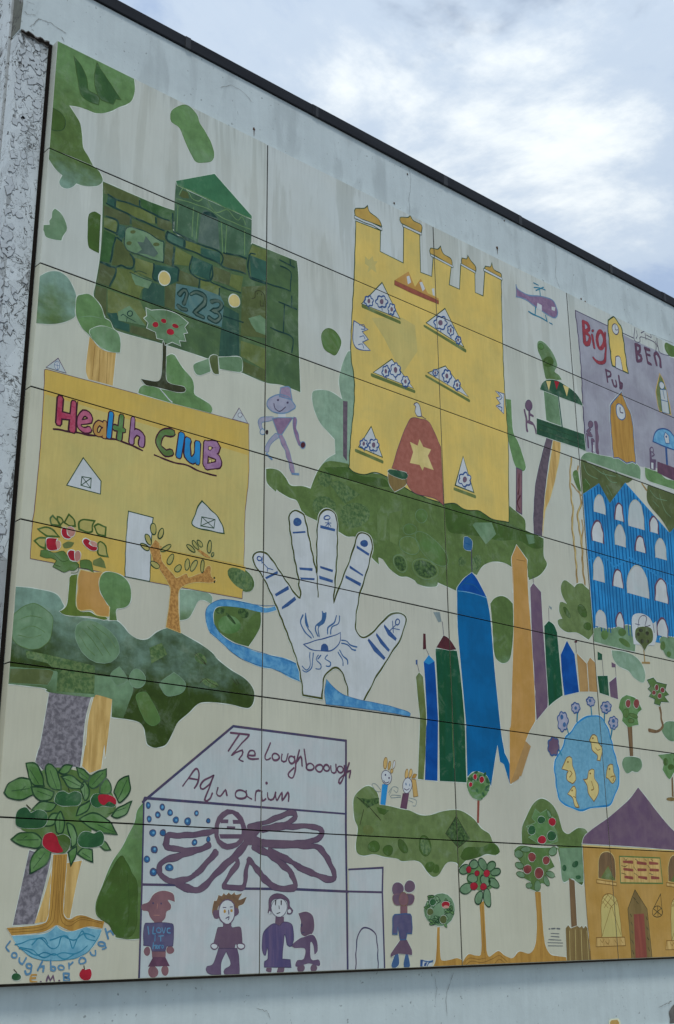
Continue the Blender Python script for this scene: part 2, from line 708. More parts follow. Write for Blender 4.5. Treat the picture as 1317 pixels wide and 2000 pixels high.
def grid_wall(name, x0, x1, z0, z1, y, m, amp, nx, nz, thick, side_left=None, seed=1, ragged=0.0):
    """slab with a hand-trowelled, slightly wavy face and rough left arris"""
    rnd = random.Random(seed)
    bm = bmesh.new()
    vs = []
    for k in range(nz + 1):
        row = []
        for i in range(nx + 1):
            x, z = x0 + (x1 - x0) * i / nx, z0 + (z1 - z0) * k / nz
            dy = amp * (math.sin(x * 2.3 + z) + math.sin(z * 3.1 + x * 0.7 + seed)) * 0.5
            dx = 0
            if i == 0 and ragged:
                dx = rnd.uniform(-0.2, 1) * ragged
                dy += rnd.uniform(0, 1) * ragged * 0.7
            dz = 0
            if side_left and k in side_left:
                dz = rnd.uniform(-1, 1) * 0.006
            row.append(bm.verts.new((x + dx - OB[0], y + dy - OB[1], z + dz - OB[2])))
        vs.append(row)
    bk = [[bm.verts.new((x0 + (x1 - x0) * i / nx - OB[0], y + thick - OB[1], z0 + (z1 - z0) * k / nz - OB[2])) for i in (0, nx)] for k in range(nz + 1)]
    for k in range(nz):
        for i in range(nx):
            bm.faces.new((vs[k][i], vs[k][i + 1], vs[k + 1][i + 1], vs[k + 1][i]))
        bm.faces.new((bk[k][0], vs[k][0], vs[k + 1][0], bk[k + 1][0]))
        bm.faces.new((vs[k][nx], bk[k][1], bk[k + 1][1], vs[k + 1][nx]))
    bm.faces.new([bk[0][0], bk[0][1]] + vs[0][::-1])
    bm.faces.new([bk[nz][1], bk[nz][0]] + vs[nz])
    return link_obj(name, mesh_of(bm, name, [m]), bld)


# band of wall above the mural, the corner pier beside it and the wall below it share one face plane
grid_wall('fascia', AX, XE, ZT + 0.004, ZT + 0.478, DEP, M_FASCIA, 0.0025, 120, 5, 0.1, side_left=(0,), seed=3, ragged=0.006)
grid_wall('corner_pier', AX - 0.004, -0.026, 0.9, ZT - 0.012, DEP + 0.004, M_PIER, 0.002, 4, 60, 0.1, side_left=(60,), seed=5, ragged=0.006)
grid_wall('wall', -0.0255, XE, 0.9, ZT - 0.03, DEP + 0.002, M_WALL, 0.001, 60, 20, 0.28, seed=8)
part('plinth', [(AX - 0.01, XE, DEP - 0.012, DEP + 0.3, 0.0, 0.899)], M_WALL, 0.006)
# dark open joint between pier and the panel edge
part('joint_strip', [(-0.0252, -0.004, DEP - 0.006, DEP + 0.0012, ZB + 0.0, ZT - 0.004)], M_DARK)
# rotten horizontal joint under the left end of the fascia
bm = bmesh.new()
rnd = random.Random(4)
top, bot = [], []
for i in range(13):
    x = AX + 0.004 + (0.185) * i / 12
    top.append((x, ZT + 0.004 + rnd.uniform(0.0, 0.020)))
    bot.append((x, ZT - 0.016 - rnd.uniform(0.0, 0.014)))
vt = [bm.verts.new((x - OB[0], -0.0012, z)) for x, z in top]
vb = [bm.verts.new((x - OB[0], -0.0012, z)) for x, z in bot]
for i in range(12):
    bm.faces.new((vb[i], vb[i + 1], vt[i + 1], vt[i]))
link_obj('rotten_joint', mesh_of(bm, 'rotten_joint', [M_BARE]), bld)
bm = bmesh.new()
vt = [bm.verts.new((x - OB[0], -0.0030, z - 0.006 - rnd.uniform(0, 0.006))) for x, z in top]
vb = [bm.verts.new((x - OB[0], -0.0030, z + 0.004 + rnd.uniform(0, 0.006))) for x, z in bot]
for i in range(12):
    bm.faces.new((vb[i], vb[i + 1], vt[i + 1], vt[i]))
link_obj('open_joint', mesh_of(bm, 'open_joint', [M_DARK]), bld)

# side of the building (return face): short return of the pier, a dark open joint, then cracked render
part('corner_return', [(AX + 0.010, AX + 0.2, DEP + 0.004, DEP + 0.118, 0.9, ZT - 0.016)], M_SIDE)
part('fascia_return', [(AX - 0.001, AX + 0.2, DEP + 0.003, DEP + 0.121, ZT + 0.012, ZT + 0.474)], M_MOSS)
part('side_joint', [(AX + 0.03, AX + 0.2, DEP + 0.1215, DEP + 0.142, 0.0, ZT + 0.470)], M_DARK)
part('side_wall', [(AX - 0.006, AX + 0.3, DEP + 0.143, 9.0, 0, ZT + 0.474)], M_PIER)

# paint lifting off the pier in curled flakes: thick at the top and down the corner, thinner elsewhere
nf = NT('flake_paint', 0.8, 0.15)
M_FLAKE = nf.col(nf.mix(nf.noise((30, 30, 30), 4), (0.40, 0.43, 0.44), (0.62, 0.68, 0.70)))
nf = NT('grey_render', 0.95, 0.05)
M_GREY = nf.col(nf.mix(nf.noise((40, 40, 40), 4), (0.10, 0.10, 0.10), (0.32, 0.33, 0.33)))
rf = random.Random(21)
under, flakes = bmesh.new(), bmesh.new()
z = 1.0
while z < ZT - 0.035:
    x = AX + 0.012
    while x < -0.04:
        top = max(0.0, 1 - (ZT - z) / 0.75)
        edge = max(0.0, 1 - (x - AX) / 0.085)
        band = 0.5 + 0.5 * math.sin(z * 2.9 + 0.8) * math.sin(z * 1.3 + 2)
        p = max(0.72 * top ** 0.5 if top > 0.12 else 0, edge * (0.25 + 0.75 * band), 0.10 * band)
        if rf.random() < p:
            s = rf.uniform(0.009, 0.030)
            cx, cz = x + rf.uniform(-0.008, 0.008), z + rf.uniform(-0.010, 0.010)
            cx = max(cx, AX + s * 0.75)
            nv = rf.randint(5, 8)
            rad = [rf.uniform(0.35, 1.25) for _ in range(nv)]
            ang = [(q + rf.uniform(-0.3, 0.3)) * 2 * math.pi / nv for q in range(nv)]
            tx, tz = rf.uniform(-1, 1) * 0.10, rf.uniform(-1, 1) * 0.12
            up, sh = [], []
            for r_, a_ in zip(rad, ang):
                dx, dz = r_ * s * math.cos(a_), r_ * s * 1.2 * math.sin(a_)
                lift = 0.0003 + max(0.0, 0.5 * (tx * dx + tz * dz))
                up.append(flakes.verts.new((cx + dx - OB[0], 0.0012 - lift, cz + dz)))
                sh.append(under.verts.new((cx + dx * 1.14 + 0.001 - OB[0], 0.0018 - rf.uniform(0, 0.0003), cz + dz * 1.14 - 0.001)))
            ct = flakes.verts.new((cx - OB[0], 0.0009, cz))
            for q in range(nv):
                flakes.faces.new((ct, up[q], up[(q + 1) % nv]))
            under.faces.new(sh)
        x += rf.uniform(0.018, 0.046)
    z += rf.uniform(0.018, 0.040)
link_obj('peeling_paint', mesh_of(flakes, 'peeling_paint', [M_FLAKE]), bld, kind='stuff')
link_obj('bare_patch', mesh_of(under, 'bare_patch', [M_GREY]), bld, kind='stuff')

# coping: lengths of folded black metal with lapped joints
xs = [AX - 0.03, 2.05, 4.25, 6.3, 8.4, 10.6, 12.8, XE]
for i in range(len(xs) - 1):
    d = 0.0025 * (i % 2)
    bm = bmesh.new()
    box_bm(bm, xs[i] - (0.03 if i else 0), xs[i + 1], DEP - 0.014 - d, DEP + 0.45, ZT + 0.481 - d, ZT + 0.566 + d, org=OB)
    link_obj('coping', mesh_of(bm, 'coping', [M_COPE], 0.006, 2), bld)
part('coping', [(AX - 0.03, AX + 0.4, DEP + 0.452, 9.0, ZT + 0.481, ZT + 0.566)], M_COPE, 0.006)
part('roof', [(AX + 0.02, XE, DEP + 0.1, 9.0, ZT + 0.40, ZT + 0.47)], M_COPE)
part('back_wall', [(XE - 0.3, XE - 0.01, DEP + 0.31, 9.0, 0, ZT + 0.39), (AX + 0.31, XE - 0.31, 8.7, 8.99, 0, ZT + 0.39)], M_WALL)

# added dark strip, coloured as the contact shadow under the lowest row of panels
part('shadow_strip', [(0.004, NC * CW - 0.004, DEP - 0.010, DEP + 0.0018, ZB - 0.014, ZB - 0.0005)], M_SHADOW_STRIP)
# joint straps of the coping, each knocked slightly out of line
rs = random.Random(12)
for x in (0.93, 2.05, 3.36, 4.25, 5.48, 6.3, 7.7, 9.1, 10.6, 12.2, 14.0):
    dz = rs.uniform(-0.0015, 0.0015)
    part('coping_strap', [(x, x + rs.uniform(0.025, 0.05), DEP - 0.0175 - rs.uniform(0, 0.001), DEP + 0.06, ZT + 0.479 + dz, ZT + 0.5652 + dz)], M_STRAP, 0.0015)

# rusty fixings and their drip marks on the fascia
for (u, v, r) in ((496, 252, 0.010), (770, 397, 0.007), (971, 484, 0.011), (796, 340, 0.006), (1135, 584, 0.008), (1143, 590, 0.009), (985, 431, 0.006)):
    x, z = unproj(u, v, DEP)
    bm = bmesh.new()
    bmesh.ops.create_icosphere(bm, subdivisions=2, radius=r)
    for q in bm.verts:
        q.co.y *= 0.5
        q.co.z *= 1.25
        q.co *= 1 + 0.25 * math.sin(q.co.x * 900 + q.co.z * 700)
        q.co += Vector((x - OB[0], -0.001, z - OB[2]))
    fx = link_obj('fixing', mesh_of(bm, 'fixing', [M_RUST]), bld)
    if r > 0.0095:
        bm = bmesh.new()
        w = r * 0.35
        pts = [(-w, 0), (w, 0), (w * 0.7, -0.03), (w * 0.3, -0.062), (-w * 0.3, -0.06), (-w * 0.9, -0.025)]
        bm.faces.new([bm.verts.new((x + a - OB[0], -0.0042, z + b - OB[2])) for a, b in pts])
        link_obj('rust_run', mesh_of(bm, 'rust_run', [M_RUST]), fx)


def crack_line(pts, w, m=M_BARE, y=DEP, off=0.0032, name='crack'):
    """hairline crack in the render, drawn between photo pixels"""
    p = [Vector(unproj(u, v, y)) for u, v in pts]
    bm = bmesh.new()
    rr = random.Random(len(pts) + int(pts[0][0]))
    q = []
    for a, b in zip(p, p[1:]):
        for k in range(5):
            t = k / 5
            q.append(a.lerp(b, t) + Vector((rr.uniform(-1, 1), rr.uniform(-1, 1))) * 0.004)
    q.append(p[-1])
    prev = None
    for i, c in enumerate(q):
        d = (q[min(i + 1, len(q) - 1)] - q[max(i - 1, 0)]).normalized()
        nn = Vector((-d.y, d.x)) * w * rr.uniform(0.4, 1.2) * (0.3 if i in (0, len(q) - 1) else 1)
        a = bm.verts.new((c.x + nn.x - OB[0], -off, c.y + nn.y))
        b = bm.verts.new((c.x - nn.x - OB[0], -off, c.y - nn.y))
        if prev:
            bm.faces.new((prev[0], a, b, prev[1]))
        prev = (a, b)
    link_obj(name, mesh_of(bm, name, [m]), bld)


crack_line([(47, 22), (55, 29), (70, 30)], 0.0012)
crack_line([(58, 52), (66, 47), (76, 37), (88, 42), (100, 46), (114, 56), (130, 66)], 0.0016)
crack_line([(50, 2), (68, 9)], 0.001)
crack_line([(120, 72), (125, 82)], 0.0016)
crack_line([(798, 322), (802, 350), (799, 390), (800, 420)], 0.0012)
crack_line([(1082, 478), (1086, 505), (1085, 540), (1094, 565)], 0.0012)
crack_line([(1240, 640), (1262, 650), (1290, 660), (1317, 672)], 0.0016)
crack_line([(430, 172), (452, 166), (478, 182), (492, 200)], 0.0011)
crack_line([(848, 1905), (852, 1930), (848, 1965)], 0.0010, y=DEP + 0.002)
crack_line([(885, 1900), (876, 1925), (870, 1950), (872, 1985)], 0.0013, y=DEP + 0.002)
crack_line([(500, 1968), (520, 1975), (528, 1992)], 0.0010, y=DEP + 0.002)
crack_line([(1285, 1968), (1302, 1960), (1312, 1955)], 0.0022, y=DEP + 0.002)

# top of an ochre post painted on the wall below the panels, and a blown patch of render beside it
M_OCH = None


def flat_patch(name, pts, m, off, wob=0.0):
    bm = bmesh.new()
    bm.faces.new([bm.verts.new((x - OB[0], -off, z)) for x, z in (unproj(u, v, DEP) for u, v in pts)])
    return link_obj(name, mesh_of(bm, name, [m]), bld)


nq = NT('post_paint', 0.7, 0.2)
M_OCH = nq.col(nq.mix(nq.noise((40, 40, 9), 4), base((140, 110, 60)), base((160, 138, 80))))
nq = NT('post_edge_paint', 0.7, 0.2)
M_OCE = nq.col(nq.mix(nq.noise((40, 40, 40), 3), base((185, 190, 165)), base((165, 175, 155))))
flat_patch('painted_post_edge', [(1187, 2060), (1189, 1993), (1193, 1990), (1207, 1988.5), (1211, 1994), (1222, 2060)], M_OCE, 0.0035)
flat_patch('painted_post', [(1189, 2060), (1191, 1996), (1194, 1992.5), (1205, 1991.5), (1208, 1996), (1219, 2060)], M_OCH, 0.0045)
flat_patch('blown_render', [(1320, 1958), (1312, 1966), (1306, 1976), (1309, 1990), (1306, 2010), (1312, 2030), (1350, 2040), (1352, 1990), (1340, 1962)], M_BARE, 0.0035)

# ------------------------------------------------------------------ mural: folded metal cassettes, 7 rows
mural = bpy.data.objects.new('mural', None)
COL.objects.link(mural)
mural.location = (0, 0, ZB)
mural['label'] = 'large panel mural painted with castles, towers, apple trees, a white hand and an octopus'
mural['category'] = 'mural'

n = NT('panel_cream', 0.34, 0.4)
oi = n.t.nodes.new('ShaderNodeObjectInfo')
cr = oi.outputs['Color']           # per-panel cream: random fading, plus sky sheen coloured in by row
z = n.sepz()[2]
top_grime = n.ramp(n.math('DIVIDE', n.math('SUBTRACT', ZT, z), 2.2), [(0.0, 1.0), (1.0, 0.12)])
runs = n.ramp(n.noise((5, 1, 0.5), 5, 0.6, (0.4, 0, 0), 0.5), [(0.50, 0.0), (0.55, 0.85), (0.72, 1.0)])
fr = n.ramp(n.noise((30, 1, 0.9), 4, 0.6, (1.4, 0, 0), 0.4), [(0.54, 0.0), (0.70, 1.0)])
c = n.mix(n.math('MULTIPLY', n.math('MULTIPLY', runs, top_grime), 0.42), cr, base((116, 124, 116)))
c = n.mix(n.math('MULTIPLY', n.math('MULTIPLY', fr, top_grime), 0.14), c, base((102, 110, 104)))
warm = n.ramp(n.noise((0.9, 1, 0.9), 3, 0.5, (2, 0, 3)), [(0.4, 0.0), (0.65, 0.3)])
c = n.mix(warm, c, base((150, 151, 136)))
# grime that has washed down from each joint
fr2 = n.math('FRACT', n.math('DIVIDE', n.math('SUBTRACT', ZT, z), RH))
below = n.ramp(fr2, [(0.0, 0.9), (0.22, 0.0)])
below = n.math('MULTIPLY', below, n.ramp(n.noise((55, 1, 1.1), 3, 0.65, (7, 0, 1)), [(0.48, 0.0), (0.7, 1.0)]))
c = n.mix(n.math('MULTIPLY', below, 0.32), c, base((92, 98, 92)))
n.bump(n.noise((3, 3, 3), 2), 0.05, 0.01)
M_PANEL = n.col(weather(n, c, 0.35))

for k in range(NC):
    for r in range(NR):
        bm = bmesh.new()
        x0, x1 = k * CW + (GAP if k else 0), (k + 1) * CW - GAP
        z1, z0 = ZT - r * RH - (GAP if r else 0), ZT - (r + 1) * RH + (GAP if r < NR - 1 else 0)
        box_bm(bm, x0, x1, 0.0, DEP - 0.001, z0, z1, org=MBASE)
        bmesh.ops.bevel(bm, geom=[ed for ed in bm.edges if all(abs(v.co.y) < 1e-6 for v in ed.verts)], offset=0.0016, segments=2, affect='EDGES')
        # edges that face a joint carry a dark gasket
        for fc in bm.faces:
            fc.normal_update()
        bmesh.ops.recalc_face_normals(bm, faces=bm.faces[:])
        for fc in bm.faces:
            nx, nz = fc.normal.x, fc.normal.z
            if (nx > 0.9) or (nx < -0.9 and k > 0) or (nz > 0.9 and r > 0) or (nz < -0.9 and r < NR - 1):
                fc.material_index = 1
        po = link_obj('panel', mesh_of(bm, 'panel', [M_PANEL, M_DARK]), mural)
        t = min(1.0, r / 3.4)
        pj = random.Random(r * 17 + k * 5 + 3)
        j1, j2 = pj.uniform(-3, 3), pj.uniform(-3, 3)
        po.color = (*base((156 - 3 * t + j1, 167 - 10 * t + j1, 164 - 22 * t + j1 + j2)), 1)  # upper rows cooler and paler: sky sheen put into the base colour
part_bm = bmesh.new()
box_bm(part_bm, 0.006, NC * CW - 0.006, 0.013, DEP - 0.0015, ZB + 0.006, ZT - 0.006, org=MBASE)
link_obj('support_rail', mesh_of(part_bm, 'support_rail', [M_DARK]), mural)
# ------------------------------------------------------------------ palette (colours as they look in this light)
PAL.update({
    'edge': ((195, 212, 214), (182, 198, 197), 9),
    'white': ((180, 185, 193), (173, 178, 184), 5),
    'white2': ((169, 173, 179), (164, 174, 180), 4),
    'cream': ((167, 178, 174), (160, 166, 158), 4),
    'ink': ((62, 62, 92), (78, 66, 88), 12),
    'black': ((32, 28, 34), (44, 36, 40), 12),
    'dkgreen': ((30, 58, 43), (44, 78, 50), 14),
    'pine': ((42, 84, 62), (36, 72, 56), 10),
    'g1': ((95, 134, 89), (70, 112, 60), 8),
    'g2': ((80, 108, 60), (80, 116, 66), 7),
    'g3': ((61, 87, 41), (64, 96, 44), 7),
    'g4': ((50, 71, 29), (54, 84, 38), 7),
    'sage': ((105, 140, 113), (89, 122, 94), 8),
    'sage2': ((112, 150, 118), (98, 134, 100), 9),
    'bluesage': ((116, 150, 142), (98, 134, 116), 6),
    'pale': ((127, 159, 144), (105, 138, 118), 6),
    'olive': ((82, 97, 60), (75, 90, 55), 9),
    'brownol': ((82, 97, 65), (75, 87, 60), 9),
    'moss': ((98, 115, 67), (86, 104, 60), 8),
    'moss2': ((105, 120, 75), (93, 110, 67), 8),
    'teal': ((50, 92, 82), (42, 80, 72), 8),
    'teal2': ((52, 88, 76), (44, 78, 70), -18),
    'tealL': ((70, 110, 98), (60, 98, 88), 8),
    'tline': ((23, 55, 55), (38, 70, 66), 12),
    'cgreen': ((58, 96, 56), (48, 84, 50), 8),
    'castle': ((75, 104, 70), (66, 94, 67), 6),
    'casttow': ((70, 104, 84), (60, 92, 72), 7),
    'roofgreen': ((52, 104, 76), (60, 112, 82), 7),
    'greyteal': ((84, 106, 102), (72, 96, 90), 8),
    'bluegreen': ((88, 122, 124), (72, 108, 112), 12),
    'linegreen': ((104, 138, 96), (92, 128, 88), 12),
    'scrib': ((62, 94, 58), (96, 122, 80), 42),
    'dkscrib': ((40, 66, 40), (76, 106, 62), 46),
    'yellow': ((198, 172, 97), (186, 166, 99), 2.5),
    'yellow2': ((186, 158, 81), (177, 154, 86), 3),
    'yellowd': ((172, 161, 104), (180, 164, 104), 3),
    'yelpale': ((191, 161, 104), (166, 135, 81), -26),
    'butter': ((194, 178, 124), (184, 168, 112), 8),
    'ochre': ((168, 130, 66), (152, 114, 56), -24),
    'ochre2': ((170, 135, 77), (162, 126, 64), 4),
    'ochdk': ((112, 84, 40), (124, 92, 46), 12),
    'orange': ((173, 133, 79), (166, 126, 66), 6),
    'orangetex': ((178, 134, 78), (142, 102, 56), 60),
    'tan': ((160, 128, 84), (150, 118, 76), 8),
    'dome': ((176, 146, 78), (164, 134, 72), 9),
    'red': ((156, 34, 50), (136, 30, 42), 10),
    'pinkred': ((150, 94, 84), (140, 84, 74), 26),
    'redbrown': ((134, 74, 62), (120, 64, 56), -26),
    'brickred': ((140, 78, 64), (128, 70, 60), 26),
    'pink': ((176, 130, 122), (160, 112, 106), 10),
    'maroon': ((66, 34, 42), (82, 40, 46), 10),
    'hred': ((150, 46, 75), (168, 82, 106), 20),
    'hpink': ((172, 96, 124), (156, 80, 108), 18),
    'hlav': ((150, 116, 150), (134, 98, 136), 18),
    'letdk': ((54, 26, 40), (64, 30, 44), 12),
    'blue': ((3, 91, 147), (3, 82, 133), 5),
    'blue2': ((10, 74, 150), (4, 62, 134), 7),
    'bbuild': ((40, 128, 190), (36, 110, 164), 5),
    'bstripe': ((0, 82, 138), (22, 80, 130), 8),
    'sky': ((104, 156, 192), (78, 134, 176), 14),
    'river': ((92, 148, 188), (56, 116, 168), 16),
    'riverdk': ((52, 98, 142), (44, 88, 132), 12),
    'pond': ((104, 154, 182), (92, 142, 172), 34),
    'water': ((116, 164, 184), (88, 140, 166), 12),
    'wline': ((36, 104, 134), (52, 122, 150), 12),
    'navy': ((44, 72, 122), (56, 86, 136), 16),
    'squig': ((62, 96, 140), (48, 84, 130), 14),
    'steel': ((74, 116, 152), (88, 128, 160), 14),
    'gtower': ((20, 78, 58), (20, 74, 46), -16),
    'purple': ((105, 86, 104), (94, 74, 98), 7),
    'purple2': ((96, 82, 106), (86, 70, 96), 10),
    'plum': ((96, 66, 86), (84, 58, 78), 14),
    'octo': ((98, 80, 97), (90, 72, 92), 9),
    'octoln': ((66, 58, 82), (74, 62, 84), 9),
    'skin': ((120, 88, 95), (109, 80, 90), 10),
    'hairbr': ((118, 92, 72), (100, 80, 64), 24),
    'dress': ((74, 68, 106), (92, 80, 112), -28),
    'shirt': ((86, 82, 111), (75, 73, 106), 14),
    'boot': ((54, 82, 124), (62, 90, 130), 12),
    'greytrunk': ((130, 126, 136), (91, 88, 97), 38),
    'ppltrunk': ((98, 86, 98), (82, 72, 84), 26),
    'bark': ((46, 52, 36), (56, 60, 42), 14),
    'trunk': ((116, 92, 66), (100, 80, 58), -26),
    'stump': ((123, 104, 66), (109, 91, 56), -22),
    'gtrunk': ((92, 116, 52), (80, 104, 46), -16),
    'lav': ((149, 150, 165), (136, 135, 151), 4),
    'lavlt': ((150, 150, 172), (134, 137, 160), 10),
    'lavpurp': ((114, 93, 124), (130, 108, 136), 18),
    'legpink': ((141, 126, 149), (127, 110, 138), 18),
    'sketch': ((104, 132, 164), (92, 118, 152), 18),
    'bigred': ((145, 60, 70), (125, 49, 59), 26),
    'dkapple': ((38, 80, 52), (46, 92, 56), 12),
    'applebr': ((124, 64, 62), (108, 52, 52), 18),
    'hline': ((58, 66, 30), (70, 78, 36), 14),
    'vine': ((150, 126, 84), (134, 110, 70), 12),
    'grey': ((120, 134, 140), (104, 118, 124), 12),
    'og1': ((96, 120, 76), (84, 108, 62), 7),
    'og2': ((86, 113, 65), (98, 124, 77), 7),
    'leafy': ((164, 160, 100), (150, 150, 92), 8),
    'txt': ((86, 92, 98), (96, 100, 104), 12),
})

# ================================================================== top left foliage
M('painted_foliage', 'A', 'green leafy shape at the top corner of the mural')
f('g1>g2:0.1:1.0', 1, '440,315! 1045,605! 1052,700 1030,780 985,815 930,835 870,865 800,883 740,880 690,860 620,835 540,822! 585,890 625,960 640,1050 650,1150 690,1220 725,1290! 383,1150!', h=2.2)
f('g2>bluesage:1.0:1.25', 1, '383,1152! 725,1292! 770,1330 800,1390 797,1420 760,1448 690,1452 640,1445 595,1430! 570,1455 525,1470 480,1455 463,1420 475,1390 488,1368! 440,1325 400,1270 372,1215', h=2.0)
N('painted_leaf')
f('cgreen', 2, '575,435! 640,520 680,620 690,700 740,730 775,760 770,820! 700,795 640,750 620,700 600,580', o='g3:1.0')
f('cgreen', 2, '755,485! 800,560 880,680 945,780! 905,775! 885,815! 840,800 780,770 745,690 735,600', o='g3:1.0')
f('g3', 2, '400,835! 460,870 505,920 510,970 490,1010 440,1020 396,1010!', o='dkgreen:0.8')
M('painted_leaf', 'B')
f('g1>sage:0.2:0.9', 1, '140,270 185,235 245,218 300,250 340,300 360,360 410,440 450,520 470,590 465,640 430,665 340,665 300,615 250,510 215,420 190,385 140,350 132,310', h=2, o='g2:0.8')
M('painted_leaf', 'C')
f('sage', 1, '430,110! 470,140 500,185 520,240 520,280 490,325 480,358! 420,350 360,330 345,290 333,265! 340,238! 388,235! 385,205! 405,180! 410,130', h=2)
f('g3', 1, '690,175 705,145 740,133 785,160! 770,455! 720,430 690,400 685,300', h=2, o='g4:0.8')
M('painted_tree', 'C')
f('yelpale', 1, '700,1100! 745,1160 800,1205 890,1230! 905,1235! 880,1490! 690,1440! 670,1350', h=1.5)
l('ochdk', 2, 0.7, '740,1180 720,1420/780,1210 770,1450/840,1230 830,1470')
N('painted_leaf')
f('bluesage>g2:2.1:2.6', 2, '300,660 340,620 400,598 470,605 530,650 570,720 595,790 600,870 590,940 560,970 480,1000 380,1010 268,1000! 285,800', h=1.6)
f('g1>g2:2.3:2.8', 2.6, '600,800 640,780 690,775 740,810 790,880 810,940 820,965 860,990 880,1040 900,1060 930,1100 940,1160 935,1230! 890,1230 800,1205 740,1150 690,1090 640,1040 600,960 590,900', h=1.8)
f('sage2', 3.4, '700,1060 760,1030 830,1030 900,1060 930,1100 940,1160 935,1232! 860,1225 780,1185 720,1120', h=1.4)
l('sage2', 3.4, 1.4, '610,955 720,950 790,965')

# ================================================================== green brick castle
M('painted_castle', 'Z', 'dark green brick castle with a gabled tower')
f('castle', 1, '201,354! 300,397 348,413! 348,460 488,480! 493,475! 580,510! 583,545 583,650 587,766! 550,752 518,747 473,728 405,700 316,671 220,642 205,613! 184,580 187,555 195,505 199,455 201,380', h=2.2)
T('CA')
N('painted_brick')
for k, s in (('olive', '145,105! 600,300! 600,410! 470,375! 205,265! 150,250!'), ('cgreen', '620,312! 1050,470! 1040,560! 990,600! 820,530! 640,440!'),
             ('teal', '205,285! 290,330! 290,425! 190,370!'), ('moss', '310,330! 590,420! 690,480! 810,540! 810,640! 690,620! 310,430!'),
             ('brownol', '840,560! 1000,610! 1030,640! 1020,720! 930,720! 840,670!'), ('brownol', '150,400! 440,510! 490,560! 480,660! 340,640! 310,590! 150,530!'),
             ('moss', '152,560! 300,590! 320,640! 310,760! 152,680!'), ('olive', '510,580! 680,640! 930,740! 950,850! 800,830! 520,690!'),
             ('teal', '345,650! 430,670! 420,800! 380,860! 330,790!'), ('cgreen', '150,720! 300,790! 240,1140! 105,1120!'),
             ('olive', '310,840! 390,880! 430,960! 500,1030! 540,1100! 530,1185! 250,1170!'), ('tealL', '980,750! 1180,850! 1170,940! 980,860!'),
             ('moss', '1200,850! 1317,900! 1317,1010! 1200,960!'), ('brownol', '950,830! 1050,920! 1030,1185! 925,1150!'), ('moss', '1080,940! 1280,1050! 1260,1185! 1050,1160!')):
    f(k, 2, s)
T('CB')
for k, s in (('brownol', '105,90! 290,150! 300,230! 220,390! 62,340!'), ('moss', '320,150! 500,180! 780,330! 640,430! 600,560! 240,410! 310,260!'),
             ('moss2', '545,20! 790,100! 780,300! 560,205!'), ('teal', '800,110! 1100,150! 1110,320! 950,390! 900,380! 790,290!'),
             ('teal2', '650,430! 780,340! 930,392! 930,650! 640,570!'), ('brownol', '940,392! 1090,350! 1070,700! 935,650!'),
             ('brownol', '1130,190! 1317,260! 1317,390! 1095,350!'), ('brownol', '50,380! 190,420! 180,760! 150,780! 34,530!'),
             ('moss2', '200,430! 620,580! 660,680! 700,740! 690,900! 560,850! 200,720!'), ('brownol', '500,890! 680,930! 800,980! 880,1110! 485,982!')):
    f(k, 2, s)
for k, s in (('sage', '500,215! 780,320! 720,420! 560,370! 520,290!'), ('sage', '330,720! 480,640! 540,700! 690,900! 450,850! 340,830!'),
             ('teal', '190,740! 320,730! 340,830! 480,880! 480,980! 280,920! 250,840!')):
    f(k, 2.6, s)
T('B')
for k, s in (('tealL', '105,1215! 240,1270! 235,1330! 110,1280!'), ('moss', '250,1270! 365,1320! 360,1390! 245,1340!'), ('teal', '370,1330! 520,1370! 520,1460! 370,1400!'),
             ('teal', '300,1400! 460,1465! 440,1590! 290,1530!'), ('brownol', '540,1380! 720,1420! 720,1530! 545,1480!'), ('teal', '750,1390! 880,1430! 880,1596! 760,1560!'),
             ('moss', '770,1312! 880,1352! 880,1440! 740,1385!')):
    f(k, 2.3, s)
T('D')
for k, s in (('brownol', '470,80! 600,130! 590,230! 460,190!'), ('moss', '605,140! 700,160! 680,280! 590,230!'), ('brownol', '205,110! 350,170! 350,240! 190,210!'),
             ('moss', '365,180! 520,240! 500,310! 370,260!'), ('teal2', '540,380! 665,450! 670,790! 510,780!'), ('olive', '690,240! 880,230! 880,640! 680,620!'),
             ('moss', '680,660! 870,720! 870,890! 680,780!'), ('olive', '700,820! 870,890! 870,980! 700,905!')):
    f(k, 2.1, s)
f('sage', 2.7, '740,485! 830,460! 880,500! 880,620! 800,590! 760,530!')
T('CA')
N('painted_banknote', 'pale green card with a star painted among the bricks')
f('sage', 3, '430,720 480,680 540,690 700,750 880,860 920,890 918,1140! 760,1090 480,990 430,940 415,850', o='tline:1.8')
f('greyteal', 3.7, '690,800! 740,860! 830,990! 850,1020! 800,1070! 690,1030! 570,1020! 640,970! 580,870! 660,880!')
e('olive', 3.7, (525, 745, 35, 22), (475, 890, 35, 25), (825, 905, 40, 25))
B()
l('tline', 3, 3.2, '205,265 300,320 460,375 590,415 640,440 820,530 990,600/610,340 610,400 640,440/185,375 300,435 450,510 690,625 820,685 930,725/300,325 295,430/820,560 820,630/180,540 300,580 335,620 330,700 320,780/165,695 320,770/300,810 270,950 235,1130/320,820 380,865/495,560 495,630/1040,510 1045,700/980,740 965,850 1170,945 1190,860/1050,740 1317,870/1060,940 1040,1170/105,1130 230,1170/490,1030 540,1100 530,1185')
T('CB')
l('tline', 3, 3.0, '100,80 230,130 300,160 300,240 220,390/310,140 370,120 450,160 510,160 540,110 515,10/795,100 785,290 850,320/1030,120 1110,170 1100,320')
l('tline', 3.4, 1.2, '480,210 620,270 780,330/540,210 600,190 700,230/370,770 400,750 470,800 560,850/450,790 440,840')
e('tline', 3.2, (485, 740, 32, 34), fill=0, o='tline:1.6')
T('B')
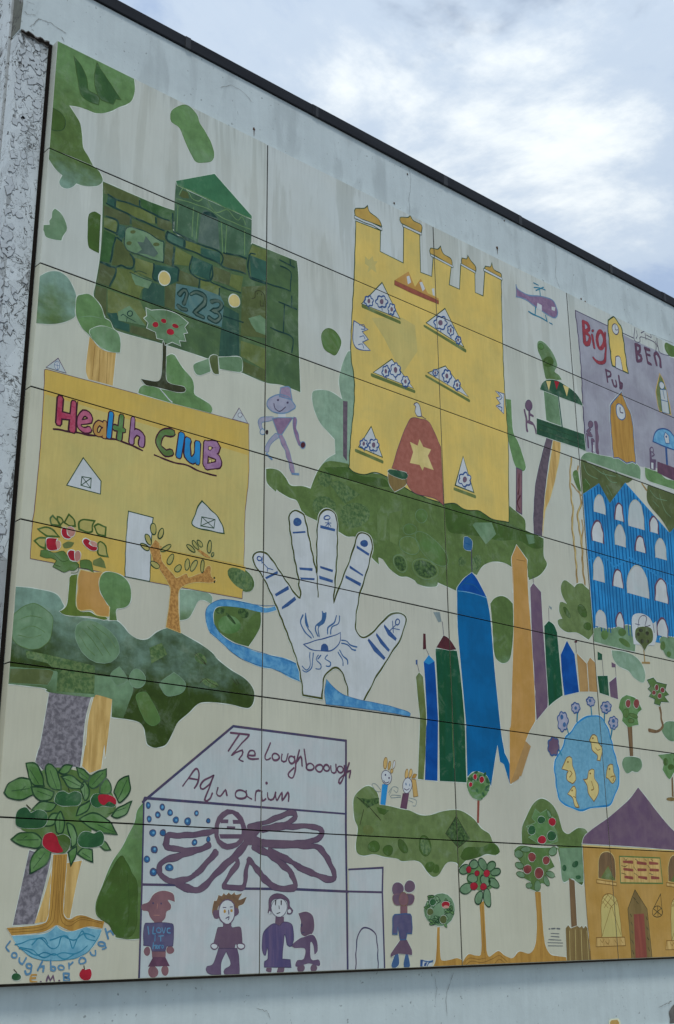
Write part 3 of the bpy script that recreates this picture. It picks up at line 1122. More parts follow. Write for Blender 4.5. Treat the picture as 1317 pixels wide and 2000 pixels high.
l('tline', 3, 3.0, '105,1210 240,1265 520,1370 525,1470/105,1215 105,1280 235,1335 370,1390 520,1460 540,1480 720,1535/240,1270 235,1335/160,1330 150,1460 190,1490/300,1400 290,1530 440,1590 460,1470/550,1375 650,1390 725,1420/790,1385 745,1390 750,1560 880,1610')
l('tline', 3, 2.2, '985,1430 1100,1485/1065,1425 1065,1465/985,1475 1060,1510 1072,1560 1065,1670')
T('D')
l('tline', 3, 2.4, '1060,270 880,210 760,165/975,355 1115,415/1080,310 1075,390/1020,385 1010,590/910,560 1070,625 1085,680 1080,750/360,175 355,250/460,75 450,200 680,290/515,250 510,310/540,470 700,520')
l('bark', 3, 1.3, '765,330 790,325 795,280 830,270 865,310 860,380/830,345 835,390 865,385/810,290 812,300/840,295 842,305')
N('painted_number', 'blue-green plate with the number 123')
f('bluegreen', 3, '175,215! 375,255! 520,310! 550,370! 530,555! 330,490! 165,410!')
l('tline', 3.5, 9, '200,300 235,268 262,292 232,372/190,385 215,408 258,418/292,300 340,284 395,312 398,370 360,408 325,438 355,462 388,478/452,360 500,348 532,382 508,420 465,428 502,444 518,480 480,508 432,480')
l('greyteal', 4, 4, '200,300 235,268 262,292 232,372/190,385 215,408 258,418/292,300 340,284 395,312 398,370 360,408 325,438 355,462 388,478/452,360 500,348 532,382 508,420 465,428 502,444 518,480 480,508 432,480')
N('painted_lamp')
e('butter', 3, (85, 175, 44, 52, -25), (630, 350, 40, 50, -25), h=3)
N('painted_pipe', 'green pipe at the foot of the castle')
f('sage', 3, '310,860 330,835 430,800! 445,900! 360,930 325,910', h=1.6)
f('sage', 3, '505,790! 650,785 690,810 690,880 670,905 515,880!', h=1.6)
f('olive', 3.5, '435,800 470,770 500,780! 510,920! 465,910', h=1.4)
N('painted_tower', 'gabled green tower of the brick castle')
T('B')
f('casttow', 3, '175,815! 480,985! 765,1110! 762,1290! 735,1410! 540,1370! 300,1280! 160,1200! 165,960!')
f('roofgreen', 3.5, '175,812! 475,757! 765,1085! 765,1110! 480,985! 185,845!', h=1.5)
f('greyteal', 3.5, '375,1065 430,1050 500,1100! 515,1350! 345,1290!')
f('olive', 3.5, '200,930! 225,885! 265,900! 280,950! 230,945!')
f('tline', 3.9, '385,1065 420,1050 460,1062 500,1105!')
l('linegreen', 4, 1.6, '185,845 380,930 560,1020 760,1105/180,950 400,1020 560,1110 755,1190/200,920 230,870 270,900 300,950 350,970 380,950/420,960 450,1020 490,1060 550,1040 580,1040 620,1090 660,1120 690,1090 715,1150/310,1020 300,1250/350,1060 330,1260/530,1130 540,1370/570,1160 560,1370/710,1200 710,1390/190,1000 180,1200')
M('painted_apple_tree', 'CB', 'small tree with four red apples in front of the green castle')
f('sage', 4.4, '690,665! 760,700! 850,690 960,700 1080,740 1170,800 1235,860! 1190,915! 1230,990! 1180,1000! 1205,1100! 1120,1090! 1140,1160! 1030,1110! 940,1150! 910,1080! 830,1060! 815,980! 700,930! 720,860! 660,800! 700,770!', o='edge:1.0')
l('g2', 5, 0.8, '740,760 900,900/960,700 960,880/1170,880 1040,930/1120,1060 1020,980')
f('bark', 4.4, '@Z 318,668! 325,670! 324,720 325,742 335,750 360,756 361,765 345,766 320,760 300,755 285,752 275,740! 290,743 306,745 314,738 317,710', h=1.4)
N('painted_apple')
T('CB')
e('red', 5.2, (815, 885, 44, 40, 20), (918, 835, 42, 34, 20), (1070, 900, 45, 33, 25), (1005, 980, 54, 44, 10), o='sage2:1.4')
M('painted_hill', 'Z')
f('g1>g2:2.7:3.1', 3.4, '324,697! 333,692 341,694 348,705 358,720 375,740 379,755 380,770 395,780 410,790 415,800 412,807! 337,788! 270,768! 272,760 279,753 295,753 324,762!', h=1.8)
l('white', 4, 2.2, '300,754 310,756 322,771 336,786')

# ================================================================== health club
M('painted_health_club', 'Z', 'yellow house with a coloured Health Club sign')
f('yellow2', 2, '90,721! 486,828! 486,930 479,1000 477,1080 473,1169! 293,1136! 244,1126! 59,1091! 63,1026 68,988 79,870 86,760 87,722!', o='plum:1.2')
f('yellowd', 2.5, '88,770! 484,889! 484,930 478,1000 476,1104! 66,1020! 70,988 81,870')
f('yellow2', 2.7, '480,1107! 472,1167! 296,1134! 300,1075! 330,1080!')
T('E')
N('painted_gable')
f('white2', 2.5, '360,70! 455,0! 515,115!', o='purple2:1.4')
e('white', 2.9, (445, 55, 20, 32), o='squig:0.9', p=0)
l('squig', 3.4, 0.8, '445,25 447,88/428,50 465,60')
T('D')
f('white2', 2.5, '615,1270! 668,1185! 735,1305!', o='purple2:1.2')
e('white', 2.9, (675, 1240, 16, 18), o='ink:0.8', p=0)
T('E')
N('painted_door')
f('white', 3, '@Z 250.6,998.7! 299.4,1010.7! 297,1040 292.5,1136! 244,1126! 246,1060', o='dkgreen:1.6')
N('painted_window')
f('white', 3, '650,775! 790,955! 785,1060! 522,988!', o='dkgreen:2.0')
l('dkgreen', 3.6, 1.6, '640,920! 710,935! 708,1010! 630,990!', c=1)
l('dkgreen', 3.8, 1.4, '640,920 708,1010/710,935 630,990')
T('I')
f('white', 3, '380,1110! 430,1165 490,1225 530,1290 552,1365! 420,1340 305,1300 325,1210 350,1150', o='dkgreen:2.2')
l('dkgreen', 3.6, 1.6, '375,1235! 478,1255! 472,1325! 368,1305!', c=1)
l('dkgreen', 3.8, 1.4, '375,1235 472,1325/478,1255 368,1305')
N('painted_lettering', 'Health Club in fat coloured letters, underlined')
HL = (('E', 'hred', 9.5, 16, '472,312! 455,508/578,345! 562,560/468,440! 570,462'), ('E', 'hpink', 7.5, 13, '618,495 700,488 692,450 655,430 620,468 620,530 660,560 695,552'),
      ('E', 'orange', 7, 12, '800,520 770,505 742,540 752,585 785,595 805,560/815,500! 812,612'), ('E', 'bbuild', 9, 15, '866,430! 850,608'),
      ('E', 'g1', 8, 13, '947,450! 930,628/890,540! 968,560'), ('E', 'hlav', 8, 13, '1038,470! 1024,655/1030,610 1065,575 1108,610 1102,680'),
      ('I', 'g2', 9.5, 15, '150,580 80,578 40,630 50,690 95,738 140,735'), ('I', 'bbuild', 9, 14, '218,595! 195,765'),
      ('I', 'bbuild', 10, 15, '270,635 262,740 300,795 335,755 342,660/342,660! 345,815'), ('I', 'hlav', 10, 15, '412,660! 400,830/415,662 480,675 482,715 430,738/430,745 500,772 498,830 415,842'))
for t, k, w1, w2, s in HL:
    T(t)
    l('letdk', 3.4, w2, s)
for t, k, w1, w2, s in HL:
    T(t)
    l(k, 4.2, w1, s)
T('E')
l('letdk', 4, 3.4, '415,550 600,580 800,615 960,650 1110,720')
f('letdk', 3.2, '500,560! 595,560! 600,340! 610,330! 590,585!')
T('I')
l('letdk', 4, 3.0, '5,750 120,800 260,835 400,895 490,912')
e('butter', 4.8, (440, 700, 13, 15), (440, 800, 12, 15), o='letdk:1')
M('painted_apple_tree', 'CC', 'tree with four split red apples in front of the yellow house')
f('gtrunk', 3.4, '520,880! 605,865! 590,1000 580,1230 600,1310 660,1350 760,1350 850,1400 960,1415 990,1440! 940,1455 760,1410 560,1405 430,1385 370,1345! 430,1310 470,1240 490,1050 500,910!', h=1.6)
f('g2', 3.8, '130,560! 200,555 300,590 420,570 480,640 600,720 620,760 560,820 500,815 430,840 360,810 285,770! 330,690! 270,660 200,660 120,630!', o='g4:0.9')
f('g2', 3.8, '640,690! 720,680 780,710 805,845! 740,800 640,780', o='g4:0.9')
f('moss2', 3.8, '810,690! 900,650! 940,700! 965,785! 880,765 800,740', o='g2:0.9')
l('g4', 4.4, 0.9, '300,610 400,700 480,690/300,740 380,770/560,700 620,760 600,840 520,850')
N('painted_leaf')
for s in ('265,230! 255,150 285,112! 350,180 380,240!', '340,125 400,150 420,190! 380,230 350,180', '430,200! 495,100! 560,180 575,250! 500,240', '620,290! 625,200 680,160 790,180 820,185! 790,240 795,310 720,325',
          '815,250! 860,225 930,250 970,260! 955,380! 870,350', '95,285! 180,262 270,290 370,385! 220,375 150,330', '50,440! 110,395 195,405! 190,530! 110,500', '865,480! 900,445 960,500 990,640! 910,630 860,590'):
    f('leafy', 4, s, o='g3:3.2')
f('moss2', 3.8, '410,480! 480,445 560,460! 520,520 430,530')
N('painted_apple')
for s in ('400,290 430,265 460,290 470,360 520,390! 490,410 430,395 400,350', '210,410 340,410! 320,460 345,550! 260,560 210,530', '670,440 710,410 765,440! 745,475 800,510 855,520 840,560 780,560 700,500', '475,600 510,560 560,570! 560,650 570,695! 510,680'):
    f('red', 5.2, s, h=2.2)
for s in ('470,270 520,255 570,300 560,360 520,385 480,350', '320,450 370,440 385,500 350,545', '765,440 840,460 855,510 790,500', '570,590 610,565 640,600 635,670 590,705 570,680'):
    f('pink', 4.9, s, h=1.6)
M('painted_block', 'CC')
f('orange', 3.3, '640,810! 800,840! 935,840! 900,880 885,980 910,1100 960,1200 1010,1280 1010,1390 980,1410 850,1390 780,1330 640,1330 595,1290 590,1200 605,1050 610,900', o='butter:1.6')
M('painted_tree', 'CC', 'round green lollipop tree beside the orange block')
f('g1>g2:4.3:4.7', 3.9, '940,850 1000,835 1090,850 1190,900 1260,980 1290,1090 1280,1220 1220,1290 1110,1310! 1095,1350 1110,1460! 1010,1460! 1020,1290! 960,1210 900,1100 880,1010 895,910', h=1.8)
M('painted_tree', 'J', 'bare orange tree with loose green leaves in front of the yellow house')
f('orangetex', 4, '95,580! 115,450 130,300 120,250 60,150 0,70 @E 1195,1590 1165,1480! 1210,1410! 1245,1440! 1250,1530 @J 60,0 70,70 140,150 170,190! 190,190 260,160 270,190 330,170 380,150 420,100 445,110 450,180 490,215! 440,235 330,230 230,260 195,310 195,450 210,625!', o='butter:1.0')
l('orangetex', 4, 3.5, '@I 330,1470 390,1530 440,1550/ @I 340,1490 420,1540/ @I 60,1470 20,1520')
e('bark', 4.6, (473, 195, 7, 9), (474, 225, 7, 9))
N('painted_leaf')
T('E')
e('leafy', 4.6, (1195, 1330, 22, 45, -10), (1255, 1365, 20, 42, 15), (1155, 1410, 20, 45, -25), (1130, 1470, 18, 40, -50), o='dkgreen:2.0')
T('I')
e('leafy', 4.6, (95, 1480, 45, 18, -30), (290, 1480, 14, 45, -48), (325, 1455, 14, 40, -35), (360, 1445, 14, 32, -35), (435, 1470, 16, 50, 3), (460, 1530, 9, 18, 15), o='dkgreen:1.8')
T('J')
e('leafy', 4.6, (132, 50, 22, 42, 28), (190, 120, 20, 34, 40), (262, 90, 18, 45, 8), (312, 100, 20, 45, 28), (380, 105, 14, 50, 0), o='dkgreen:1.8')
e('leafy', 4.6, (10, 92, 40, 20, 40), o='dkgreen:1.8')

# ================================================================== big green cloud and trunks on the left
M('painted_tree', 'F', 'huge dark green cloud-shaped tree with a grey and a yellow trunk')
f('bluesage>g4:4.45:5.02', 2, '120,262! 250,275 400,305 460,340 490,395 500,420 465,455! 560,490 830,525 910,530 960,570 1010,630 1080,672 1150,672 1220,620 @J 90,590 150,590 260,650 380,720 460,780 500,830 600,910 700,970 760,1030 785,1090 780,1160 750,1205 700,1205 600,1180 480,1165 380,1165 330,1190 270,1250 190,1320 150,1400 100,1490 40,1515 @F 1200,1518 1150,1490 1135,1430 1120,1360 1060,1310 870,1280! 875,1140! 750,1105 710,1125 380,1085 350,1055 62,1020! 75,860 80,780 110,480', h=2.2)
f('sage>g3:5.0:5.35', 2.5, '72,885! 500,925! 870,968! 1000,990! 1040,1060 1000,1180 960,1292! 870,1280! 875,1140! 750,1105 710,1125 380,1085 350,1055 62,1020!')
N('painted_leaf')
f('sage', 3, '105,490 240,395 340,430 410,500 405,600 380,690 300,745 210,745 100,670', o='g2:1.2')
l('g2', 3.6, 1.0, '150,520 240,490 330,510/160,600 260,570 350,620/140,640 240,660 320,640')
e('sage', 3, (755, 695, 195, 140, 40), o='pale:1.0')
l('g2', 3.6, 1.0, '640,590 720,680 800,800/680,570 780,680 860,800/620,640 680,740 740,800/720,560 840,650 900,740')
f('scrib', 3, '200,760! 360,790! 740,880! 735,1100! 440,1080! 450,930! 370,860! 210,820!')
f('olive', 3, '80,900! 390,910 405,970 370,1030! 70,1015!', o='sage:1.0')
f('sage', 3, '930,885! 985,960 985,1000 910,1040! 860,950', o='pale:0.9')
e('sage', 3, (1070, 980, 62, 78, -15), o='pale:0.9')
f('g2', 3, '1060,1120 1130,1085 1170,1130 1245,1280 1230,1330 1180,1345 1120,1290', o='g1:1.0')
f('scrib', 3, '1165,740! 1260,700! 1305,790! 1180,865!')
T('J')
f('sage', 3, '160,930! 240,1000 245,1060 200,1100 110,1115 60,1060 50,1010', o='pale:0.8')
l('bark', 3, 1.2, '320,790 360,830 410,870 380,830 330,780/360,1010 400,980 440,1010 500,1040/615,980 650,1030/640,980 665,1020')
e('scrib', 2.8, (368, 825, 55, 35, 45), (440, 1015, 70, 30, 20))
B()
f('greytrunk', 1.6, '@F 385,1085! 710,1125! 665,1300 640,1560! @G 625,230! 560,232 460,245 340,262! 275,190! 300,100 320,30', h=2.4)
f('greytrunk', 1.6, '@G 230,880! 400,930! 360,1110 270,1455! 100,1465! 170,1150', h=2.0)
f('yelpale', 1.6, '@F 735,1110! 800,1105 875,1140! 855,1330 820,1596 @G 815,60 790,245! 700,280! 640,225! 665,60 @F 670,1500 690,1290', h=2.0)
f('yelpale', 1.6, '@G 410,1000! 640,960! 600,1130 545,1410! 270,1450! 340,1250', h=2.0)
T('F')
l('greytrunk', 2.0, 1.2, '400,1200 480,1190 520,1220/560,1150 600,1180/420,1380 470,1360/500,1450 560,1470')

# ================================================================== big apple tree
M('painted_apple_tree', 'G', 'large leafy apple tree growing from a bowl of water')
f('g2', 4, '200,350 350,250 500,240 700,290 800,330 880,450 900,560 800,650 720,700 700,850 620,900 520,860 400,900 330,860 250,760 160,700 250,560 330,480 250,450')
f('ochre', 4, '415,915! 525,910! 510,1100 495,1300 500,1390 540,1420 600,1390 660,1390 740,1420 815,1435! 800,1490! 700,1475 630,1490 560,1510 500,1490 440,1465 380,1500 300,1525 90,1545! 50,1485! 240,1470 340,1450 370,1420 385,1330 400,1100', h=1.6)
l('ochdk', 4.5, 1.0, '435,920 420,1150 405,1340 385,1430 300,1480 70,1500/455,920 445,1150 430,1340 410,1440 320,1500 90,1520/480,920 470,1150 460,1300 480,1430 540,1470 640,1420 800,1455/500,920 490,1150 480,1330 500,1410 560,1440 640,1405 800,1440/470,920 455,1200 450,1450')
N('painted_leaf')
for s in ('205,205! 270,200 320,270 345,380! 260,370 220,290', '30,430! 70,360 150,320 235,325! 260,450! 150,490 70,470', '240,390! 330,390 420,430! 400,480 310,495 260,440', '360,220 400,210 450,280 480,410! 400,400 360,310',
          '455,270! 500,220 560,220! 530,275 480,285', '480,305! 560,300 650,370! 620,400 540,390', '595,235! 650,250 700,300! 680,340 620,310', '690,380! 710,300 830,245! 820,320 730,400', '655,340! 690,390 690,470 660,490 630,400',
          '780,380! 830,325 870,400 850,440 780,440', '890,430! 920,340 1000,300! 1015,400 980,470 930,510', '870,610! 920,550 1025,500! 990,590 920,630', '595,610! 620,540 710,490! 690,560 640,600', '85,795! 150,750 260,745 330,800! 300,860 180,850',
          '230,1060! 250,930 320,860 400,890! 370,970 300,1030', '530,900! 560,870 595,850! 590,930 550,1000!', '605,910! 650,860 720,880! 725,970! 660,950', '620,640! 720,590 850,650 910,755! 800,745 680,690', '430,640! 470,580 500,650 490,740 440,740', '780,850! 810,810 865,880! 820,880',
          '520,670 580,700 600,820 560,860! 540,760', '250,560! 330,500 440,520! 400,570 300,580', '340,690! 400,600 450,590! 420,680'):
    f('g1', 4.6, s, o='dkgreen:2.8', h=2.0)
l('dkgreen', 5.3, 1.1, '230,250 300,360/90,420 230,400/290,420 400,460/390,260 440,400/720,370 800,280/920,480 990,330/130,800 300,800/260,1020 350,900/760,680 890,740/840,600 980,550/620,270 680,320/500,320 620,380/660,380 660,460/465,620 465,720/640,900 700,940/200,380 160,420/940,450 960,400/320,950 300,940/180,790 210,770')
N('painted_apple')
f('dkapple', 5.6, '425,480 450,430 500,420 535,440 580,420 630,440 635,490 610,530 560,535 480,535 430,510', h=0.8)
f('dkapple', 5.6, '705,490 730,445 770,440 800,460 850,450 900,480 900,530 870,545 800,535 760,550 720,530', h=0.8)
f('red', 6.2, '770,450 850,450 900,480 900,525 850,500 810,530 770,500')
f('dkapple', 5.6, '120,630 140,570 200,545 240,590! 300,565 360,590 365,660 320,705 200,710 130,690', h=0.8)
f('g3', 5.6, '330,830 345,765 400,742 440,770 490,755 545,790 540,860 500,905 420,900 360,870', h=0.8)
f('red', 6.2, '330,830 345,765 400,742 440,770 460,830 490,890 420,900 360,870')
f('dkapple', 5.6, '605,790 640,740 690,735 730,750 780,730 810,770 800,830 750,855 660,860 615,840', h=0.8)
l('bark', 5.8, 2.2, '205,528 238,560/535,400 540,420')
T('H')
M('painted_water', 'H', 'bowl of blue waves with the word Loughborough curving beneath')
f('water', 3, '90,510! 300,500 380,480 440,430! 480,465 540,480 600,450 640,430 700,450 790,460! 770,530 700,620 600,680 480,700 350,700 240,670 140,590', h=1.6)
l('wline', 3.6, 2.2, '115,580 190,560 240,540 310,530 350,560 400,610 450,590 480,520 520,510 550,560 570,605 610,520 640,470 680,530 740,550/150,610 220,630 290,660 350,640 430,660 500,640 590,650 680,590/250,580 300,530 350,530 370,570/390,545 480,515 530,530 590,540 660,490 740,520/160,600 250,620 330,680 420,650 500,690 600,640')
l('wline', 3.2, 1.2, '120,570 240,672 350,700 480,700 600,680 700,620 790,470')
N('painted_lettering', 'Loughborough in steel blue letters')
l('steel', 3.4, 3.6, '82,550 45,600 70,630/150,680 150,710 175,730 195,700 205,680/250,740 235,800 205,812 198,785/328,706 295,782/312,752 340,745 338,788/395,702 396,782/535,720 540,765/540,738 566,715/705,640 715,662 742,660 744,622/815,570 826,600 798,612/820,452 842,532/835,492 864,470 882,502')
e('steel', 3.4, (112, 660, 22, 20), (225, 745, 22, 18), (413, 764, 18, 16), (478, 755, 22, 18), (643, 705, 27, 24), (790, 572, 27, 16), fill=0, o='steel:3.4')
N('painted_lettering', 'E.M.B in orange, purple and blue')
l('orange', 3.4, 3.6, '285,812 245,815 240,865 287,870/245,840 275,840')
l('purple', 3.4, 3.2, '365,865 375,820 395,855 415,820 425,865')
l('steel', 3.4, 3.6, '495,800 500,862/495,800 535,805 530,830 500,832 540,840 540,860 500,862')
e('purple', 3.4, (318, 868, 8, 7), (462, 858, 8, 7))
N('painted_apple')
e('dkapple', 3.4, (127, 830, 36, 30), h=1.4)
f('red', 3.4, '620,800 645,765 665,775 700,765 715,800 700,850 650,855 622,830', h=1.4)
l('bark', 3.8, 1.8, '108,772 130,797/660,772 655,742')
M('painted_tree', 'G', 'tall pear-shaped green tree beside the aquarium')
f('g1>g2:5.9:6.6', 3, '1120,505! 1130,560 1130,700 1110,1000 1090,1570! 1000,1575 900,1560! 890,1500 830,1420! 760,1400 745,1300 800,1150 870,980 950,860 1000,760 1050,660 1070,570', h=1.8)
f('g3', 3.6, '940,925 985,970 1030,1060 1070,1140 1070,1300 1060,1480 1000,1560 900,1540 850,1460 780,1410 755,1320 800,1180 860,1050', o='g4:1.0')
l('g4', 4.2, 1.2, '990,1060 1005,1250 1000,1420 970,1520')

# ================================================================== aquarium
M('painted_aquarium', 'Z', 'outlined aquarium building with a big purple octopus')
f('white2', 3.6, '281,1563! 455,1419! 676,1446! 679,1898! 272,1914!')
f('white2', 3.6, '@Q 485,228! 750,214! 765,1010! 480,1020!')
T('Z')
l('ink', 4.6, 4.2, '279,1567! 455,1419! 677,1447!/676,1446! 676,1620! 679,1896!/281,1560! 277,1740! 272,1914!/283,1558! 508,1577! 676,1590!/277,1727! 345,1728!/476,1735! 570,1736! 680,1741!')
T('Q')
l('ink', 4.6, 3.4, '485,230! 750,216! 745,408! 765,1010!/480,402! 745,408!')
l('ink', 4.6, 2.6, '538,1015 545,800 580,700 625,685 680,720 705,800 712,1015')
N('painted_lettering', 'The Loughborough Aquarium in purple handwriting')
T('K')
l('plum', 5, 3.2, '600,125 745,140/670,132 580,265/742,145 610,300 640,278 690,262 688,295 665,330 700,345/735,302 790,300 785,265 750,265 735,312 760,332 815,325/910,205 870,300 880,335 912,320/1000,290 1000,340 1030,345 1050,290/1100,310 1105,420 1080,480 1050,450 1092,395/1135,260 1110,370/1115,350 1145,310 1160,382/1175,255 1195,392/225,540 335,405 350,500 318,555/270,480 350,490/470,458 400,490 365,540 385,565 440,520 470,458 400,645 440,640 460,595/500,550 490,600 520,620 560,570 572,612/720,575 730,620 762,640/790,652 802,580 832,580/845,580 845,657 872,640/890,590 895,640 930,640 952,590/952,590 960,652 1002,590 1000,652 1046,590 1052,657')
e('plum', 5, (950, 315, 26, 28), (1075, 335, 22, 28), (1220, 390, 28, 26), (1290, 400, 26, 28), (680, 605, 44, 36), fill=0, o='plum:3.2')
e('plum', 5, (880, 517, 10, 12))
T('P')
l('plum', 5, 3.2, '345,620 350,670 380,670 385,612/450,620 440,720 415,762 410,730 470,660/485,600 455,700/465,670 495,660 490,712')
e('plum', 5, (310, 640, 20, 26), (418, 650, 22, 27), fill=0, o='plum:3.2')
N('painted_bubble')
T('K')
e('riverdk', 5, (67, 705, 17, 24), (32, 765, 18, 22), (128, 748, 19, 25), (172, 803, 22, 26), (265, 815, 25, 30), (333, 752, 16, 20), (425, 810, 15, 17), (72, 903, 23, 26), (318, 980, 21, 22), (425, 955, 15, 20), (122, 1175, 30, 28), (10, 1035, 20, 26), (2, 1210, 22, 28), o='ink:1.2')
e('sky', 5.8, (69, 703, 8, 11), (30, 765, 7, 9), (130, 746, 9, 11), (176, 806, 8, 9), (262, 812, 8, 11), (335, 752, 7, 9), (320, 978, 8, 8), (125, 1170, 10, 10))
T('G')
e('riverdk', 5, (1155, 530, 17, 24), (1265, 545, 18, 26), (1230, 605, 20, 24), (1162, 637, 17, 24), (1190, 745, 24, 26), (1270, 745, 22, 24), (1200, 875, 24, 26), (1145, 950, 22, 26), (1193, 1050, 26, 30), o='ink:1.2')
e('sky', 5.8, (1157, 530, 7, 10), (1264, 546, 7, 10), (1228, 606, 8, 10), (1160, 638, 7, 10), (1195, 745, 9, 10), (1205, 872, 9, 10), (1148, 948, 8, 10), (1195, 1046, 9, 10))
N('painted_octopus', 'purple octopus with a square-eyed face and looping arms')
T('K')
OC = ((9.5, '465,890 350,915 200,925 120,925 100,970 100,1010 200,1035 330,1040 435,1002'), (10, '330,1045 200,1085 90,1120 45,1160 50,1220 100,1270 180,1285'), (10.5, '485,1055 420,1130 340,1220 250,1270 170,1285'),
      (11.5, '185,1290 240,1330 330,1350 400,1320 460,1250 560,1150 640,1080 720,990 760,930'), (8, '640,1100 655,1140 600,1220 545,1320'), (8.5, '545,1325 620,1330 700,1330 718,1220 742,1110'),
      (10, '742,1110 800,1180 870,1270 950,1330 1090,1335 1095,1270 1050,1190 960,1120 860,1050 775,1018'), (8, '740,860 880,820 1000,770 1080,745 1108,772 1080,810 1000,840 850,875'),
      (8, '850,880 1000,862 1200,852 1290,872 1310,910 1280,950 1200,975 1000,988 850,975'), (9.5, '900,1000 1200,1005 @P 260,1270 320,1350 365,1450 372,1500 320,1505 200,1460 80,1400 0,1350 @K 900,1040'))
for w, s in OC:
    l('octoln', 5, w + 1.6, s)
for w, s in OC:
    l('octo', 5.8, w, s)
f('octo', 6.2, '690,1000! 735,850! 845,822! 845,880! 800,930! 850,955! 1200,968! 1195,1022! 870,1017! 780,1000!')
e('white2', 6.0, (595, 880, 112, 132), o='octo:10')
f('octo', 6.6, '520,800! 582,800! 580,830! 522,830!')
f('octo', 6.6, '615,803! 686,805! 685,835! 618,835!')
f('octo', 6.6, '570,853! 635,855! 635,872! 570,872!')
f('octo', 6.6, '510,915! 690,915! 680,950! 520,950!')
# ================================================================== people under the aquarium
M('painted_person', 'L', 'figure in a blue top reading I love it here and a short skirt')
f('skin', 5, '110,425 160,405 200,345 270,318 350,340 365,405! 310,390 335,430 330,465 300,480 290,530 260,560 210,565 170,520 155,480 110,470', h=1.2)
f('skin', 5.4, '165,420 200,380 250,360 300,390 305,440 300,480 270,550 210,560 170,510')
f('skin', 5, '205,555! 265,555! 268,575! 200,575!')
f('shirt', 5.4, '125,590 170,570 320,570 355,600 350,750! 300,750! 290,790! 185,790! 175,750! 120,745!', o='ink:1.0')
f('skin', 5, '185,790! 295,790! 292,840! 188,840!')
e('skin', 5, (148, 790, 26, 36), (328, 780, 30, 32), (195, 950, 40, 48), (288, 940, 30, 40), h=1.2)
f('plum', 5.5, '195,835! 290,835! 325,905! 155,910!')
e('ink', 6, (195, 415, 7, 9), (258, 418, 6, 8))
l('pink', 6, 0.8, '200,508 245,510/230,420 225,460')
N('painted_lettering', 'I love it here written on the top')
l('steel', 6.2, 2.2, '155,595 160,655/195,600 195,650 215,650/265,605 275,650 290,605/325,610 305,612 305,640 330,645/210,665 210,710/235,670 275,668/255,670 255,712/195,725 195,770/195,750 215,745 215,770/245,770 245,745 258,742')
e('navy', 6.2, (240, 628, 17, 20), (230, 755, 7, 11), (270, 755, 7, 11), fill=0, o='steel:2')
M('painted_person', 'L', 'spiky-haired figure with a white oval face and purple clothes')
f('hairbr', 5, '660,440 670,395! 690,395 705,350! 730,360 745,335! 765,352 785,330! 805,350 830,328! 840,350 890,338! 862,390 925,365! 900,420 860,440 865,490 830,510 800,420 760,400 700,450 710,530 670,520 655,490', h=1.2)
f('octo', 5.4, '660,500 670,470 705,470! 705,535! 675,535/'.rstrip('/'))
f('octo', 5.4, '830,450! 862,460 860,500 828,520!')
e('white', 5.8, (770, 482, 65, 95), o='octo:2.2')
l('ink', 6.4, 1.6, '740,447 765,447/795,445 815,445/785,470 785,500/760,535 785,520 780,545')
e('ochre', 6.4, (753, 478, 9, 14), (806, 473, 9, 12))
f('octo', 5, '740,575! 805,575! 810,605 870,600 885,640 890,730! 835,735! 830,768! 710,768! 700,730 665,730! 690,640 700,605 740,600', h=1.2, o='octoln:0.8')
e('white', 5.4, (672, 750, 26, 22), (878, 750, 30, 24), o='octo:2.2')
f('purple2', 5.2, '705,765! 850,765! 865,850 868,965! 800,975 750,965 755,930 800,890 765,790! 725,880 725,970! 640,970 610,945 615,910 665,885', o='octoln:0.8')
M('painted_person', 'L', 'round-faced figure in a long dark blue dress')
f('octo', 5, '1095,460 1100,380 1140,345 1200,345 1255,390 1260,440 1285,470 1270,500 1240,500! 1240,400 1180,380 1120,400 1115,500! 1090,490', h=1.2, o='octoln:0.9')
e('white', 5.6, (1178, 450, 62, 72), o='octoln:1')
e('white', 5.9, (1258, 478, 13, 16), (1104, 490, 8, 12))
l('black', 6.2, 2.4, '1152,395 1150,430/1195,395 1195,428')
l('black', 6.2, 1.4, '1175,435 1177,460/1160,498 1185,488')
f('octo', 5.0, '1150,520! 1215,520! 1215,585! 1145,585!')
f('octo', 5, '1080,918! 1120,918! 1115,955 1075,945', h=1)
f('octo', 5, '1170,913! 1220,913! 1210,955 1160,960', h=1)
f('dress', 5.5, '1060,640 1100,595 1140,575 1180,590 1215,560 1280,590 1290,700! 1275,750 1240,740 1220,660 1200,850! 1265,855! 1270,915! 1060,915! 1065,870 1090,850 1085,760 1070,820 1050,800 1045,700', o='ink:1.2')
M('painted_person', 'Q', 'hooded purple figure reaching out an arm')
f('octo', 5, '90,575! 150,560 200,590 215,660 205,720 170,755 120,745 105,700 110,640', h=1.2)
f('purple2', 5.5, '130,760 200,740 235,790 240,870 215,895! 205,820 185,800 190,930 250,935 255,985 180,965 150,970 70,990 80,940 130,930 140,850 60,845 40,820 100,770', h=1.0)
e('octo', 5.2, (110, 1000, 30, 33), (210, 1000, 26, 30))
e('ink', 5.8, (115, 665, 8, 14))
l('ink', 5.8, 1.4, '115,730 138,722')
M('painted_person', 'Q', 'figure with two round hair buns and blue boots')
e('octo', 5, (865, 385, 48, 52), (958, 365, 42, 48), h=1.4)
f('octo', 5.2, '835,430 980,430 985,490 945,510 880,510 840,500', o='skin:1.0')
e('skin', 5.8, (910, 465, 36, 52), o='hairbr:1.0')
f('skin', 5.4, '885,515! 940,515! 940,590! 885,588!')
f('shirt', 5.8, '830,600 880,580 940,580 972,600 975,730! 935,730! 930,780! 885,780! 865,680! 860,735! 825,735!', o='boot:1.8')
f('octo', 5.2, '885,780! 935,780! 975,860 975,900! 870,890 815,915! 810,890', h=1.2)
f('boot', 5, '845,892! 870,892! 875,970 840,1000 815,980', h=1.2)
